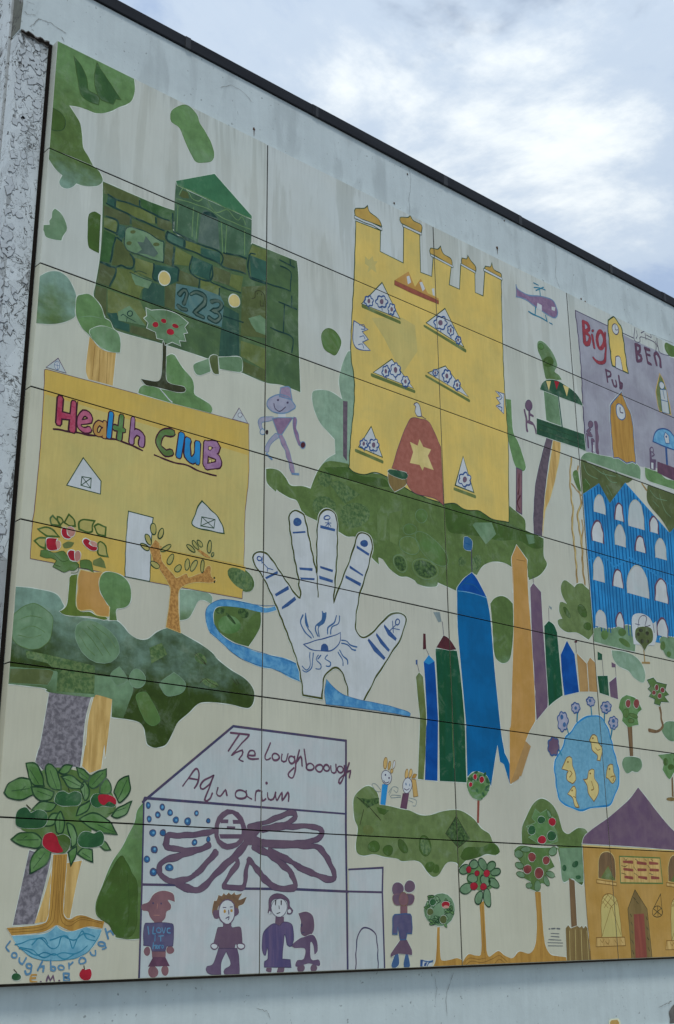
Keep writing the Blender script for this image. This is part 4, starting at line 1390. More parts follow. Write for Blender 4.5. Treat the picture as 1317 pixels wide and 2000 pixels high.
f('boot', 5, '925,892! 945,892! 960,985 920,998 910,970', h=1.2)
l('skin', 6.4, 0.8, '890,465 905,462/918,462 932,465/900,490 925,488')
M('painted_emblem', 'Q', 'small white and navy emblem at the foot of the mural')
f('white', 3, '1042,935! 1142,940! 1130,990! 1040,988!')
f('navy', 3.6, '1042,935! 1062,936! 1058,988! 1040,988!')
f('navy', 3.6, '1075,960! 1095,955! 1085,985! 1068,985!')
l('squig', 4, 1.6, '1065,942 1100,950 1140,942/1095,985 1110,960 1140,952')

# ================================================================== man with a hat
M('painted_person', 'I', 'sketchy striding man in a hat with a round smiling face')
SK = (('lavlt', 6, '930,465 830,490 852,570'), ('lavpurp', 7, '1100,470 1105,560 1140,670'), ('lavlt', 8, '960,600 905,660 882,715'), ('legpink', 8.5, '990,610 1040,720 1088,885'))
for k, w, s in SK:
    l('sketch', 1.0, w + 2.2, s)
for k, w, s in SK:
    l(k, 1.8, w, s)
f('lavpurp', 2, '925,470! 1000,460 1085,465! 1000,595! 970,590!', o='sketch:1.6')
f('white', 1.6, '970,420! 1030,420! 1030,462! 970,462!')
f('lavlt', 2, '885,355 905,310 970,285 1050,300 1105,370 1080,400 1030,425 940,420 895,390', o='sketch:2')
f('legpink', 2.4, '990,230! 1060,225 1078,325! 982,295!', o='sketch:1.8')
l('ink', 2.8, 1.8, '940,350 945,390 985,412 1030,380')
e('ink', 2.8, (970, 325, 9, 8), (1045, 345, 8, 9))
e('maroon', 2.4, (1165, 675, 20, 28), o='sketch:1.4')
e('white', 2.4, (850, 572, 18, 24), o='sketch:1.4')
e('black', 2.8, (884, 575, 11, 18))
l('sketch', 2.4, 4, '882,745 922,785/1082,900 1132,904')

# ================================================================== forest mass under the yellow castle
M('painted_forest', 'N', 'mass of mottled green foliage behind the hand and below the yellow castle')
f('pale>og2:2.9:3.75', 0.8, '@N 435,560! 415,480 410,390 440,270 480,185 505,190! 530,380! 540,900! 480,1100! 700,1300! 200,1260! 210,1190 260,1090 320,1020 380,985! 375,870! 330,820 260,740 210,620 200,510 240,487 320,490 380,520', h=2)
f('og2>pale:3.7:4.5', 1, '@I 878,862! 920,858 980,875 1030,930 1070,990 1160,995 1225,1015! @N 210,1190 260,1090 330,1040 480,1060! 485,1080! 560,1120! 800,1150! 1215,1350! @S 265,880! 350,880! 540,930! 775,1000! 780,910! 850,970 900,1020 905,1100! @W 300,765! 300,900 325,970 270,1050 185,1090! @S 930,1470! 800,1390! 740,1355 650,1345 570,1380 525,1450! 480,1430! 370,1590! @T 365,215! 220,150! 210,180 130,182 60,160 @O 1000,615 940,585 880,580 800,520 750,450 715,435! 720,490! 660,430 600,330 540,275 470,270 400,230 240,150 130,90 @N 80,1350 20,1325 @I 980,1040 960,1020! 955,1040! 900,990 880,950', h=2)
f('ppltrunk', 1.6, '@N 440,570! 475,575! 470,1040! 440,1000!')
f('g3', 1.6, '@N 290,1090! 480,1090 560,1150 760,1180 800,1240! 700,1240! 330,1140!')
f('g3', 1.6, '@S 275,905! 350,890 430,940 540,950 640,1010 770,1045! 1035,1160! 1040,1230 960,1240 850,1180 700,1180 560,1150 420,1130 300,1100')
N('painted_leaf')
T('O')
e('og2', 2, (958, 340, 84, 66, 40), (885, 480, 50, 72, -25), (1078, 525, 108, 74, 28), o='sage:0.9')
e('dkscrib', 2.4, (885, 480, 42, 62, -25), (1078, 525, 96, 62, 28))
e('g2', 2, (1130, 370, 72, 170, -42), (1050, 110, 45, 55), (960, 215, 55, 40), o='sage:0.8')
f('og2', 2, '705,90! 785,90! 770,305! 710,300!')
f('og2', 2, '800,90! 890,70! 865,340! 805,310!')
T('N')
e('scrib', 2, (290, 1390, 90, 80), (530, 1460, 115, 100), (300, 1180, 55, 60))
f('scrib', 2, '400,1190! 470,1230 570,1300! 450,1375! 330,1210!')
T('S')
f('sage', 2.2, '510,1040! 640,1040! 675,1130! 595,1210! 490,1060!')
e('scrib', 2.2, (410, 1345, 30, 40), (520, 1350, 40, 60, 20))
f('sage', 2.2, '905,1130! 970,1140! 975,1200! 930,1210!')
T('N')
N('painted_acorn')
f('stump', 3.6, '790,1150 810,1125 930,1170 925,1230 840,1280! 800,1220', h=1.2)
f('pine', 4.2, '800,1105 930,1130 940,1170 900,1180 800,1140', h=1.0)
M('painted_leaf', 'N')
f('g2', 1, '270,70 290,20 330,5 380,30 425,110 385,210 340,200 290,160', h=1.8, o='g3:0.8')

# ================================================================== yellow castle
M('painted_castle', 'M', 'yellow castle with domed towers and a red arched door')
f('yellow', 2.6, '@M 540,285! 730,360! 730,525! 908,615! 912,330! 1035,395! 1045,685! 1130,720! 1140,575! @R 200,330! 325,395! 310,545! 388,578! 400,390! 510,450! 510,605! 575,630! 585,440! 715,505! 720,800 735,1250 @S 755,200 770,450 775,1040! 640,1010 540,950 430,940 350,890 265,900! @N 1215,1370! 1000,1290 800,1170! 700,1130 600,1145 530,1130 485,1090! 500,850 525,600 525,390 500,200 @M 510,1000 525,740', o='dkgreen:1.6')
T('M')
f('yellowd', 2.9, '610,560! 640,590! 670,560! 680,600! 710,600! 690,630! 700,690! 660,660! 630,690! 640,640! 610,620!')
f('yellowd', 2.9, '660,1040! 900,1040! 1000,1100! 1020,1300! 900,1480! 760,1200!')
N('painted_dome')
for s, b in (('530,230 535,190 610,185 628,165! 650,220 720,275 740,330! 540,255!', '530,258 640,300 738,350'), ('890,300 885,260 945,258 962,240! 985,280 1050,320 1050,380! 915,315!', '910,325 1045,388'), ('1120,540 1120,500 1180,505 1200,480! 1220,540 1280,580 1290,635! 1150,555!', '1130,555 1290,640')):
    f('dome', 3, s, o='dkgreen:1.4')
    l('dkgreen', 3.5, 5.2, b)
    l('white', 4.1, 3.2, b)
T('R')
for s, b in (('405,375 410,335 445,345 455,315! 475,355 515,400 515,440! 410,385!', '405,388 510,442'), ('585,430 590,400 630,405 640,370! 660,425 715,460 715,500! 590,430!', '582,425 715,500')):
    f('dome', 3, s, o='dkgreen:1.4')
    l('dkgreen', 3.5, 5.0, b)
    l('white', 4.1, 3.0, b)
T('M')
N('painted_balcony', 'red band with white diamonds on the yellow castle')
f('orange', 3, '840,748! 950,680! 1000,800! 1045,735! 1100,850! 1185,890! 1185,910!')
f('brickred', 3.3, '840,750! 1185,908! 1185,935! 1000,860 840,785!', o='ochdk:0.7')
for s in ('935,720! 955,712! 970,765! 945,780!', '1035,765! 1055,760! 1078,815! 1060,835!', '1130,815! 1150,810! 1155,870! 1140,865!'):
    f('white', 3.5, s)


def tri(t, s, b, fl):
    T(t)
    N('painted_window')
    f('white', 3.4, s, o='dkgreen:1.8')
    l('moss', 3, 5, b)
    e('white', 4.2, *[(a[0], a[1], a[2], a[3]) for a in fl], o='navy:2.2', p=0, lobes=6, amp=0.2)
    e('purple', 5.0, *[(a[0], a[1], a[2] * .36, a[3] * .46) for a in fl], p=0)
    l('navy', 4.6, 1.5, '/'.join('%d,%d %d,%d' % (a[0], a[1] + a[3], a[0] + 4, a[1] + a[3] * 1.5) for a in fl))


tri('M', '742,765! 882,1050! 585,930!', '590,948 885,1078', ((640, 910, 32, 40), (740, 915, 42, 45), (818, 975, 28, 40)))
tri('R', '275,730! 425,1030! 130,840!', '115,865 435,1060', ((240, 840, 48, 48), (320, 900, 22, 40), (378, 975, 20, 28)))
tri('N', '820,247! 990,475! 675,348!', '660,370 995,500', ((772, 340, 28, 40), (848, 330, 38, 50), (925, 420, 28, 38)))
tri('R', '280,1175! 460,1420! 140,1230!', '130,1255 465,1450', ((200, 1230, 20, 24), (290, 1255, 32, 45), (370, 1325, 25, 35)))
tri('N', '660,770! 745,1010! 560,930!', '540,955 750,1045', ((600, 905, 28, 36), (677, 915, 40, 45)))
tri('S', '418,525! 503,805! 355,748!', '350,778 510,838', ((430, 705, 45, 52),))
T('M')
f('white', 3.4, '525,1065! 635,1130! 590,1150! 635,1210! 590,1230! 650,1297! 540,1275 515,1180', o='navy:1.6')
l('navy', 4, 1.4, '565,1100 600,1095 610,1130 580,1130/570,1190 600,1180 610,1205/560,1250 590,1245 600,1280')
T('R')
f('white', 3.4, '670,1370! 735,1395! 735,1550! 675,1490! 710,1470! 675,1425! 705,1415!', o='navy:1.4')
l('navy', 4, 1.3, '690,1380 720,1420 700,1440/690,1490 720,1500 715,1530')
T('N')
N('painted_door', 'red arched door with a yellow star')
f('pinkred', 3.4, '820,1095! 880,900 940,750 975,705 1040,710 1115,745 1200,930! 1222,1385! 1150,1330 1000,1290 930,1200 940,1140!', o='plum:0.9')
f('butter', 4.1, '1035,870! 1065,930! 1125,950! 1100,1000! 1145,1110! 1070,1085! 1060,1115! 1035,1070! 960,1055! 985,970! 960,890! 1020,920!')
N('painted_bird')
f('white', 3.4, '990,600! 1010,585 1030,600 1045,640 1050,690! 1020,690 1000,650 1005,615', o='ink:1.2')
l('ink', 3.9, 1.2, '1050,690 1085,712/990,600 1000,585')

# ================================================================== hand and river
M('painted_river', 'J', 'light blue river looping through the hand')
f('river', 2.4, '410,540 405,470 430,410 500,370 600,365 700,380 800,405 880,430 960,410! 975,440! 880,465 800,455 700,430 560,415 490,425 465,480 475,560 520,630 600,690 700,730 800,770 900,795 1020,820 1115,860! 1155,1008! 1060,970 950,910 840,890 740,850 620,780 520,690 440,620', h=1.6)
l('riverdk', 3, 1.0, '410,540 405,470 430,410 500,370 600,365 800,405 960,412/475,560 520,630 600,690 700,730 900,795 1110,860/440,620 520,690 620,780 740,850 950,910 1150,1003')
f('river', 4.2, '@O 310,1385! 350,1430 420,1490 500,1525 600,1550 @P 760,145 920,190 965,215! 960,235! 700,190 305,140! @O 295,1480', h=1.4, o='riverdk:0.9')
M('painted_leaf', 'J')
f('g2>g3:4.4:5.0', 2, '470,480 490,430 560,415 700,430 835,460! 835,560 800,640 740,730! 640,700 540,640 480,570', h=1.6)
e('dkscrib', 2.6, (520, 450, 40, 25), (700, 470, 45, 35, 40), (600, 510, 60, 12, 50))
e('g1', 2.5, (590, 560, 90, 70))
e('g3', 2.4, (680, 200, 125, 78, 42), h=1.4)
e('scrib', 2.9, (675, 200, 112, 66, 42))
f('pale>g2:4.35:4.6', 2, '205,285! 300,290 420,310 460,350 450,400! 400,370 350,375 310,450 270,510 205,525!', h=1.6)
M('painted_hand', 'O', 'white hand with striped fingers and an eye in the palm')
f('white', 3, '@J 1165,1110! 1150,980 1120,850 1050,650 960,420 870,220 800,110 775,60 780,20 820,-10 870,0 920,50 1020,200 1110,330 1140,350! 1145,300 1130,240 @O 95,620 60,440 30,250 18,140 30,90 65,70 110,85 140,120 170,260 210,450 235,560! 235,300 245,150 270,85 310,62 360,80 390,140 395,350 380,600 370,720 365,790! 400,690 450,560 510,400 545,280 580,245 630,255 665,310 660,400 620,560 570,720 540,900 540,990 570,1045 620,1055 680,1010 780,900 860,865 920,890 925,950 880,1080 790,1220 690,1380 600,1555! 480,1520! 470,1440 430,1330 390,1295 340,1310 290,1380 275,1535! 130,1510!', o='hline:3.0', h=5)
l('hline', 3.5, 2.0, '235,560 240,650 245,742')
N('painted_stripe')
for s in ('45,235! 145,228! 148,242! 48,248!', '98,512! 202,518! 200,540! 102,530!', '105,590! 218,596! 216,612! 110,606!', '262,182! 378,212! 375,232! 262,205!', '260,500! 360,530! 358,550! 262,518!', '252,575! 360,610! 358,632! 255,602!', '545,340! 645,405! 638,422! 545,362!', '490,495! 597,570! 592,580! 490,518!', '458,572! 580,635! 574,660! 458,595!', '760,955! 858,1065! 848,1085! 790,1040! 758,975!', '700,1022! 805,1155! 792,1170! 730,1105! 695,1040!', '640,1065! 770,1215! 758,1235! 680,1165! 630,1080!'):
    f('navy', 3.8, s)
for s in ('870,190! 965,140! 970,160! 878,205!', '945,320! 1050,255! 1055,285! 955,340!', '1000,420! 1100,340! 1112,365! 1050,415! 1000,440!'):
    f('navy', 3.8, '@J ' + s)
N('painted_figure')
e('navy', 3.8, (83, 158, 32, 34), (604, 325, 30, 28))
e('squig', 4.4, (75, 150, 9, 10), (95, 165, 9, 8), (600, 318, 12, 8))
e('white', 3.8, (316, 125, 22, 15), (865, 938, 17, 21), o='navy:2.2')
l('navy', 4.2, 1.4, '322,145 325,198/300,165 345,165/305,190 325,168 345,192/850,960 800,1010/825,930 830,1020/820,985 878,998')
T('J')
e('white', 3.8, (825, 45, 16, 17), o='navy:2.2')
l('navy', 4.2, 1.4, '835,60 890,120/885,145 890,120 930,130/850,25 845,80')
T('O')
N('painted_eye')
f('white', 3.8, '130,1112! 250,1075 350,1050 420,1020! 415,1080 390,1130 340,1160 250,1162 180,1145', o='navy:1.8')
f('navy', 4.6, '265,1160! 270,1120 295,1105 320,1125 325,1160!')
l('squig', 3.8, 2.4, '125,880 110,940 130,1000 190,1065/150,870 145,940 170,990 210,1055/280,855 275,920 225,970 240,1050/305,865 290,940 250,980 250,1050/390,885 370,945 320,980 318,1030/412,890 400,950 350,980 345,1030/425,1080 470,1090 500,1120 545,1130/430,1105 470,1115 510,1150 540,1155/410,1155 440,1200 470,1230 475,1265/400,1170 430,1220 440,1275')
f('squig', 3.8, '275,860! 305,870! 290,940 250,975! 230,960! 270,920')
f('squig', 3.8, '150,870! 160,930 175,985! 160,970 145,930')
l('squig', 3.8, 2.0, '180,1175 180,1280 150,1310 120,1280/205,1180 195,1290 150,1328 125,1310/245,1195 230,1230 265,1270 260,1305 225,1300/268,1195 245,1225/320,1195 300,1225 340,1255 335,1285 305,1280')

# ================================================================== girls on the island
M('painted_island', 'P', 'wavy green island shape below the coloured towers')
f('og1>og2:5.85:6.35', 1, '520,940 525,870 560,820 620,780 670,790 710,840 725,925! 800,935 900,960 960,970 1040,1005 1120,1005 1220,975 1317,965 @U 420,660 500,715 560,790 620,830 640,870 650,895 690,930 700,970 670,1000 600,990 540,1015 480,1015 430,1050 385,1100! 370,1060 320,1050 280,1070 230,1150 185,1168 140,1130 90,1060 40,1040 0,1040 @P 900,1365 860,1345 760,1330 680,1310 600,1322 550,1300 540,1230 555,1110 530,1040', h=2)
f('g3', 1.6, '@U 395,1010! 440,940 560,935 640,905 700,950 690,990 600,990 540,1015 430,1040')
f('og1>og2:6.25:6.6', 1.4, '@P 560,1165! 1310,1195! @U 370,885! 380,1060! 320,1050 280,1070 230,1150 185,1168 140,1130 90,1060 40,1040 @P 900,1365 860,1345 760,1330 680,1310 600,1322 550,1300 540,1230')
N('painted_leaf')
T('U')
f('dkscrib', 2, '280,830! 365,695! 470,870! 380,940!', o='bark:1.0')
T('P')
e('g3', 2, (905, 1250, 30, 60, -28), (1078, 1245, 48, 80, -10), (790, 1280, 40, 40), (680, 1250, 45, 45), o='g4:0.8')
e('scrib', 2.4, (1078, 1245, 36, 66, -10))
f('dkscrib', 2, '640,880! 720,870! 720,910! 630,950! 550,870!')
f('g3', 2, '700,940! 800,970! 760,1005! 720,990!')
l('bark', 2.6, 1.2, '545,865 640,940 735,1045/600,960 570,1080/690,1000 720,1030')
e('moss', 1.9, (635, 1120, 42, 38))
T('U')
e('g3', 2, (160, 1090, 38, 42), (205, 1105, 30, 34), o='g2:0.8')
M('painted_person', 'P', 'stick girl with a blue body and spiky orange hair')
e('yelpale', 1.8, (770, 600, 15, 45, 3), (800, 620, 10, 35, 8), (820, 662, 10, 16), o='ochdk:1.0')
e('white', 1.8, (837, 612, 8, 34, 10), o='ochdk:0.9')
f('bbuild', 1.8, '745,765! 790,765! 770,928! 730,922!')
e('white', 2.4, (778, 712, 40, 55, -5), o='ink:1.1')
e('ink', 3, (770, 692, 6, 8), (798, 716, 6, 8))
l('ink', 3, 1.5, '755,735 772,755 798,748')
l('grey', 1.8, 1.0, '735,820 700,820 665,770 690,760 735,810/795,830 830,785 870,795 858,832 835,810/800,850 820,800')
M('painted_person', 'P', 'stick girl with a purple body and a blonde ponytail')
e('yelpale', 1.8, (935, 685, 12, 38, 8), (965, 680, 12, 35, 10), o='ochdk:1.0')
f('yelpale', 1.8, '975,722! 1008,730! 1025,858! 990,865!', o='ochdk:1.0')
f('ochre', 2.0, '975,715! 990,685 1015,690! 1000,720!', o='ochdk:0.8')
f('plum', 1.8, '905,835! 955,835! 935,960! 885,950!')
e('white', 2.4, (940, 775, 36, 60, 5), o='ink:1.1')
l('squig', 3, 1.8, '930,755 932,770/958,765 958,780')
l('ink', 3, 1.3, '915,800 935,812 955,800')
l('grey', 1.8, 1.0, '890,855 820,850 815,870 890,866/955,870 1010,890 1005,932 985,932/950,890 985,905')
# ================================================================== towers
M('painted_tower', 'T', 'slim olive tower with a tiny flag')
f('moss', 2, '50,885! 75,850! 105,885! 115,1000 130,1200 125,1400 @U 125,180 110,410! 65,405! 80,0! @T 80,1190 65,1050', h=1.8)
f('navy', 2, '48,755! 62,752! 62,790! 50,790!')
l('ink', 2, 1.0, '62,790 75,850')
M('painted_tower', 'T', 'slim bright blue tower with a maroon flag')
f('blue2', 2, '110,770! 150,715! 195,765! 205,900 222,1200 @U 222,0 218,420! 120,412! 130,0! @T 135,1200 120,900', h=1.8)
f('bbuild', 2.5, '110,770! 150,715! 195,765! 150,790!')
f('maroon', 2, '107,548! 125,550! 130,668! 105,672!')
l('ink', 2, 1.0, '130,670 150,715')
M('painted_tower', 'T', 'dark green tower with a maroon roof and grey flag')
f('gtower', 2, '205,665! 315,675! 370,685! 400,900 430,1250 440,1596 @U 445,432! 235,420! 230,0! @T 228,1200 215,900 203,690', h=1.8)
f('maroon', 2.5, '208,657! 265,562! 310,590 365,672! 315,680!', h=1.4)
f('grey', 2, '185,382! 235,380! 250,455! 225,460!')
l('ink', 2, 1.0, '255,455 265,560')
l('g1', 2.6, 1.2, '312,685 325,1000 345,1596')
M('painted_tower', 'T', 'tall wide blue tower with a pointed roof')
f('blue', 3, '370,220! 372,190 420,125 485,72! 530,130 600,265! 630,430 660,800 690,1100 715,1330 740,1470 @U 740,200 782,300 782,445! 735,290! 705,270! 685,140! 665,260 635,460! 600,400! 450,385! 440,0! @T 440,1250 400,800 375,500', h=2)
f('blue2', 3.6, '372,205! 420,125 485,72! 530,130 600,268! 500,238!')
l('sky', 4, 1.2, '375,215 500,236 600,270')
l('bstripe', 4, 1.6, '400,180 440,140 480,110/430,160 500,170 560,230')
f('riverdk', 3, '@S 425,1155! 450,1150 488,1185 485,1260! 440,1255 420,1230', h=1.0)
l('ink', 3.4, 2.0, '@S 483,1250 485,1430')
l('bstripe', 3.6, 1.4, '@S 435,1200 470,1210')
M('painted_tower', 'T', 'tall orange tower shaped like a sharpened pencil')
f('orange', 3.2, '@S 795,1310! 835,1215! 915,1330! 925,1596 @T 945,500 975,1000 980,1230! 930,1320! 905,1385! @U 800,440! 785,445! 780,420! 780,0! @T 790,1250 800,900 812,450 803,0 @S 803,1590', h=1.8)
f('tan', 3.8, '@U 905,110! 945,150! 870,385! 860,380! 850,405! 785,445!')
l('ochdk', 3.8, 0.8, '@S 835,1330 900,1340')
M('painted_tower', 'T', 'narrow purple tower')
f('purple', 2.6, '940,190! 965,155! 1025,225! 1040,500 1075,1000 1075,1120! 990,1225! 960,700', h=1.8)
l('ink', 2.8, 1.0, '962,100 965,155')
M('painted_tower', 'T', 'narrow green tower with a pale flag')
f('gtower', 2, '1050,490! 1085,450! 1125,480 1150,540! 1165,700 1195,1030! 1130,1075 1085,1115! 1065,800', h=1.8)
l('ink', 2, 1.0, '1085,350 1087,450')
f('grey', 2, '1085,330! 1110,345! 1108,362! 1092,350!')
M('painted_tower', 'X', 'short bright blue tower with a pointed top')
f('blue2', 2, '432,315! 480,205! 540,310! 575,605! 460,632! 440,450', h=1.6)
M('painted_tower', 'X', 'short tan tower pair')
f('tan', 2, '555,300! 635,385! 650,602! 580,603!', h=1.4)
f('tan', 2, '640,380! 660,335! 705,380! 720,606! 655,602!', h=1.4)
l('ink', 2, 1.0, '548,215 553,300')
e('maroon', 2.4, (550, 213, 12, 8))
M('painted_tower', 'X', 'stubby green tower with a green flag')
f('gtower', 2, '718,480! 798,478! 810,636! 735,612!', h=1.4)
f('gtower', 2, '720,290! 755,310! 755,355! 720,355!')
l('ink', 2.4, 1.0, '755,340 765,480')
M('painted_tower', 'X', 'stubby purple tower with a purple flag')
f('purple', 2, '810,530! 865,485! 880,662! 820,642!', h=1.4)
f('purple', 2, '828,372! 860,390! 860,412! 830,412!')
l('ink', 2.4, 1.0, '858,410 865,490')
M('painted_leaf', 'T')
f('g2>sage:4.2:4.7', 2, '630,315! 660,275 710,255 760,270 805,315! 810,480 800,650 780,750 735,780 690,760 660,700 645,480', h=1.6)

# ================================================================== duck pond
M('painted_pond', 'X', 'pale blue pond with yellow ducks and purple flowers round it')
f('pond', 2, '470,960 520,910 560,850 600,815 680,790 740,800 790,870 820,960 850,1080 880,1200 885,1300 850,1420 800,1490 700,1500 600,1525 540,1515 450,1470 410,1400 390,1250 385,1150 420,1090 450,1030', o='bbuild:2.6', h=4.5)
N('painted_flower')
l('wline', 2.8, 3, '480,890 495,930/560,770 560,840/668,715 675,785/775,770 770,840/830,900 822,970/415,1050 440,1095')
e('lavlt', 3.2, (448, 835, 40, 75), (548, 730, 32, 40), (665, 680, 30, 36), (785, 725, 40, 42), (842, 845, 34, 48), o='navy:2.0', lobes=7, amp=0.14)
e('purple', 3.2, (375, 1030, 44, 70), o='navy:2.0', lobes=7, amp=0.12)
e('squig', 4, (440, 800, 12, 20), (460, 860, 12, 20), (548, 730, 10, 14), (660, 672, 10, 12), (785, 715, 14, 12), (790, 745, 10, 10), (842, 830, 12, 16), (845, 870, 10, 12))
N('painted_duck')
for s in ('655,980! 680,940 710,950 725,1000 755,1050 740,1140! 715,1135! 720,1100 680,1060 670,1010', '440,1205! 480,1115 515,1120 525,1180 545,1240 550,1290 525,1320! 480,1290 480,1240 490,1220', '610,1285! 640,1280 650,1220 690,1210 695,1280 725,1330 725,1390 690,1460! 650,1400 635,1330', '785,1275! 800,1180 835,1170 845,1230 860,1280 835,1320 800,1280', '485,1400! 530,1340 550,1360 550,1430 575,1500! 545,1500 525,1430'):
    f('butter', 2.8, s, o='ochdk:1.3')
e('ochdk', 3.6, (682, 965, 6, 7), (488, 1150, 6, 7), (662, 1240, 6, 7), (812, 1205, 6, 7), (520, 1372, 6, 7))
l('ochdk', 3.6, 1.2, '705,1040 720,1060 740,1050/500,1220 520,1240 500,1270/670,1300 690,1360 670,1370/820,1270 850,1260 840,1300/530,1420 550,1430')

# ================================================================== trees along the bottom
M('painted_apple_tree', 'U', 'small round apple tree on a thin red-brown trunk below the blue tower')
l('redbrown', 3, 5, '535,575 535,742')
e('g1', 3.6, (535, 455, 88, 112), h=1.6)
rr = random.Random(3)
for i in range(26):
    a, q = rr.uniform(0, 6.28), rr.uniform(0.35, 1.0)
    e('dkapple' if i % 3 else 'sage', 4.1, (535 + 86 * q * math.cos(a), 455 + 110 * q * math.sin(a), 9, 18, rr.uniform(0, 180)))
N('painted_apple')
e('red', 4.8, (510, 388, 14, 22), (562, 410, 18, 26), (475, 448, 14, 18), h=1.0)
M('painted_apple_tree', 'U', 'round spiky-leaved tree with one red and several green apples')
f('ochre', 3, '215,1560! 235,1560! 240,1780 260,1820 330,1810 370,1800 408,1815! 408,1868! 180,1868! 205,1800', h=1.4)
e('sage', 3.6, (235, 1425, 118, 130), h=1.4)
for i in range(34):
    a, q = rr.uniform(0, 6.28), rr.uniform(0.45, 1.08)
    e('g1' if i % 2 else 'sage2', 4.1, (235 + 115 * q * math.cos(a), 1425 + 128 * q * math.sin(a), 11, 26, rr.uniform(0, 180)), o='dkgreen:1.1')
N('painted_apple')
e('red', 5.2, (280, 1385, 32, 26), h=1.0)
e('pink', 5.6, (284, 1402, 22, 12))
e('olive', 5.2, (160, 1440, 25, 28), (262, 1500, 28, 32), h=0.8)
e('dkapple', 5.2, (180, 1365, 26, 26), h=0.8)
M('painted_apple_tree', 'U', 'apple tree with long outlined leaves and five red apples')
f('ochre', 3.2, '545,1380! 580,1350! 600,1740! 620,1790 690,1745 740,1780 795,1805! 795,1855! 410,1868! 415,1830 460,1770 520,1780 560,1740', h=1.4)
l('ochdk', 3.7, 1.0, '430,1830 470,1800 540,1810 600,1800/440,1855 480,1825 560,1835 640,1810 700,1780 760,1830/480,1855 560,1850/660,1850 700,1810 750,1850/570,1400 580,1760')
N('painted_leaf')
e('g1', 3.8, (560, 1180, 110, 100))
e('sage', 4.2, (570, 1070, 30, 50, -20), (635, 1085, 28, 45, 35), (670, 1130, 42, 28, -20), (655, 1215, 48, 32, 40), (605, 1330, 28, 75, -8), (540, 1330, 30, 52, 18), (440, 1260, 48, 38, -35), (430, 1110, 45, 35, -20), (500, 1070, 36, 34, 30), (490, 1180, 42, 34, 10), (590, 1200, 50, 34, 60), o='dkgreen:2.0')
N('painted_apple')
e('red', 5.2, (460, 1110, 20, 28), (525, 1140, 20, 22), (600, 1140, 24, 28), (500, 1240, 30, 30), (575, 1245, 26, 28), h=1.0, o='maroon:0.9')
M('painted_apple_tree', 'Y', 'tall apple tree with crown reaching up over a green mound')
f('og2>g3:5.9:6.4', 2, '130,350! 130,230 160,150 210,50 260,5 310,5 370,50 410,120 430,190 450,250 490,275 530,250 570,228 620,235 645,265! 595,345! 610,650 560,650 520,620 450,645 430,500 415,420 400,360!', h=2)
f('sage>g1:6.3:6.7', 2.6, '420,385! 600,380! 610,650! 560,650 520,620 450,645 430,500')
f('ochre', 3, '230,725! 275,725! 290,950 310,1130 350,1210 400,1225 475,1235! 480,1272! 0,1292! 0,1240! 60,1240 110,1190 190,1205 235,1130 245,950', h=1.6)
f('g2', 3.2, '70,400! 120,365 240,380 410,380! 400,430! 340,440! 385,530! 330,560! 395,610! 320,600! 340,685! 280,660 250,725! 160,690! 200,650! 95,590! 140,570 80,510! 120,500 75,440', h=1.4)
f('g1', 3.2, '235,80! 270,115! 320,85! 350,130! 395,160! 380,220! 400,260! 410,330! 350,350! 250,345! 180,300! 210,280! 165,215! 240,185! 205,150!', o='sage2:1.3')
N('painted_leaf')
e('sage', 3.8, (105, 430, 35, 30, 30), (160, 395, 40, 22), (370, 410, 30, 36, 40), (110, 520, 36, 24, 30), (120, 590, 35, 22, 20), (350, 590, 38, 22, 30), (320, 640, 20, 42, -20), (250, 680, 26, 42, 0), (185, 675, 26, 22), (340, 120, 14, 34, -20), o='g4:1.1')
e('dkapple', 3.9, (460, 540, 16, 26), (545, 510, 22, 28, 40), (568, 612, 20, 16))
N('painted_apple')
e('red', 4.6, (365, 180, 28, 32), (285, 320, 32, 32), h=1.0)
e('dkapple', 4.6, (280, 165, 30, 28), (205, 245, 30, 35), (360, 290, 35, 40), h=0.8)
e('applebr', 4.6, (207, 455, 30, 35), (318, 480, 28, 32), (172, 550, 32, 35), (262, 580, 35, 42), h=0.9)
M('painted_stump', 'Y', 'olive brown stump with a thin trunk rising from it')
f('trunk', 2.9, '495,618! 540,640! 560,1000! 515,1010!', h=1.2)
f('stump', 3.4, '470,1010! 490,985! 510,1010! 560,990! 580,1005! 595,990! 610,1010! 625,990! 640,1010! 670,1270! 480,1275!', h=1.2)
l('butter', 4, 0.8, '545,1020 550,1265/590,1020 598,1265/500,1030 505,1265/635,1030 650,1265')
M('painted_text_block', 'Y', 'small block of printed caption text')
l('txt', 1.5, 2.4, '342,1014 350,1014/358,1014 378,1014/384,1014 392,1014/400,1014 424,1014')
l('txt', 1.5, 1.3, '355,1050 420,1052/355,1074 422,1076/338,1098 436,1101/332,1120 448,1124/336,1145 448,1148')
M('painted_house', 'Y', 'ochre house with a purple pointed roof and arched windows')
f('ochre2', 3.8, '605,365! 1317,412! 1650,434! 1660,1260! 670,1272! 640,950 615,600', o='ochdk:0.9')
f('butter', 4.3, '600,358! 1317,402! 1650,424! 1650,434! 1317,414! 600,368!')
f('purple', 3.9, '600,350! 615,295 680,235 800,150 900,65 970,0 @X 1035,1348! 1100,1430 1200,1560 @Y 1317,255 1480,380! 1520,412! 1317,400! 980,372', h=1.4)
N('painted_window')
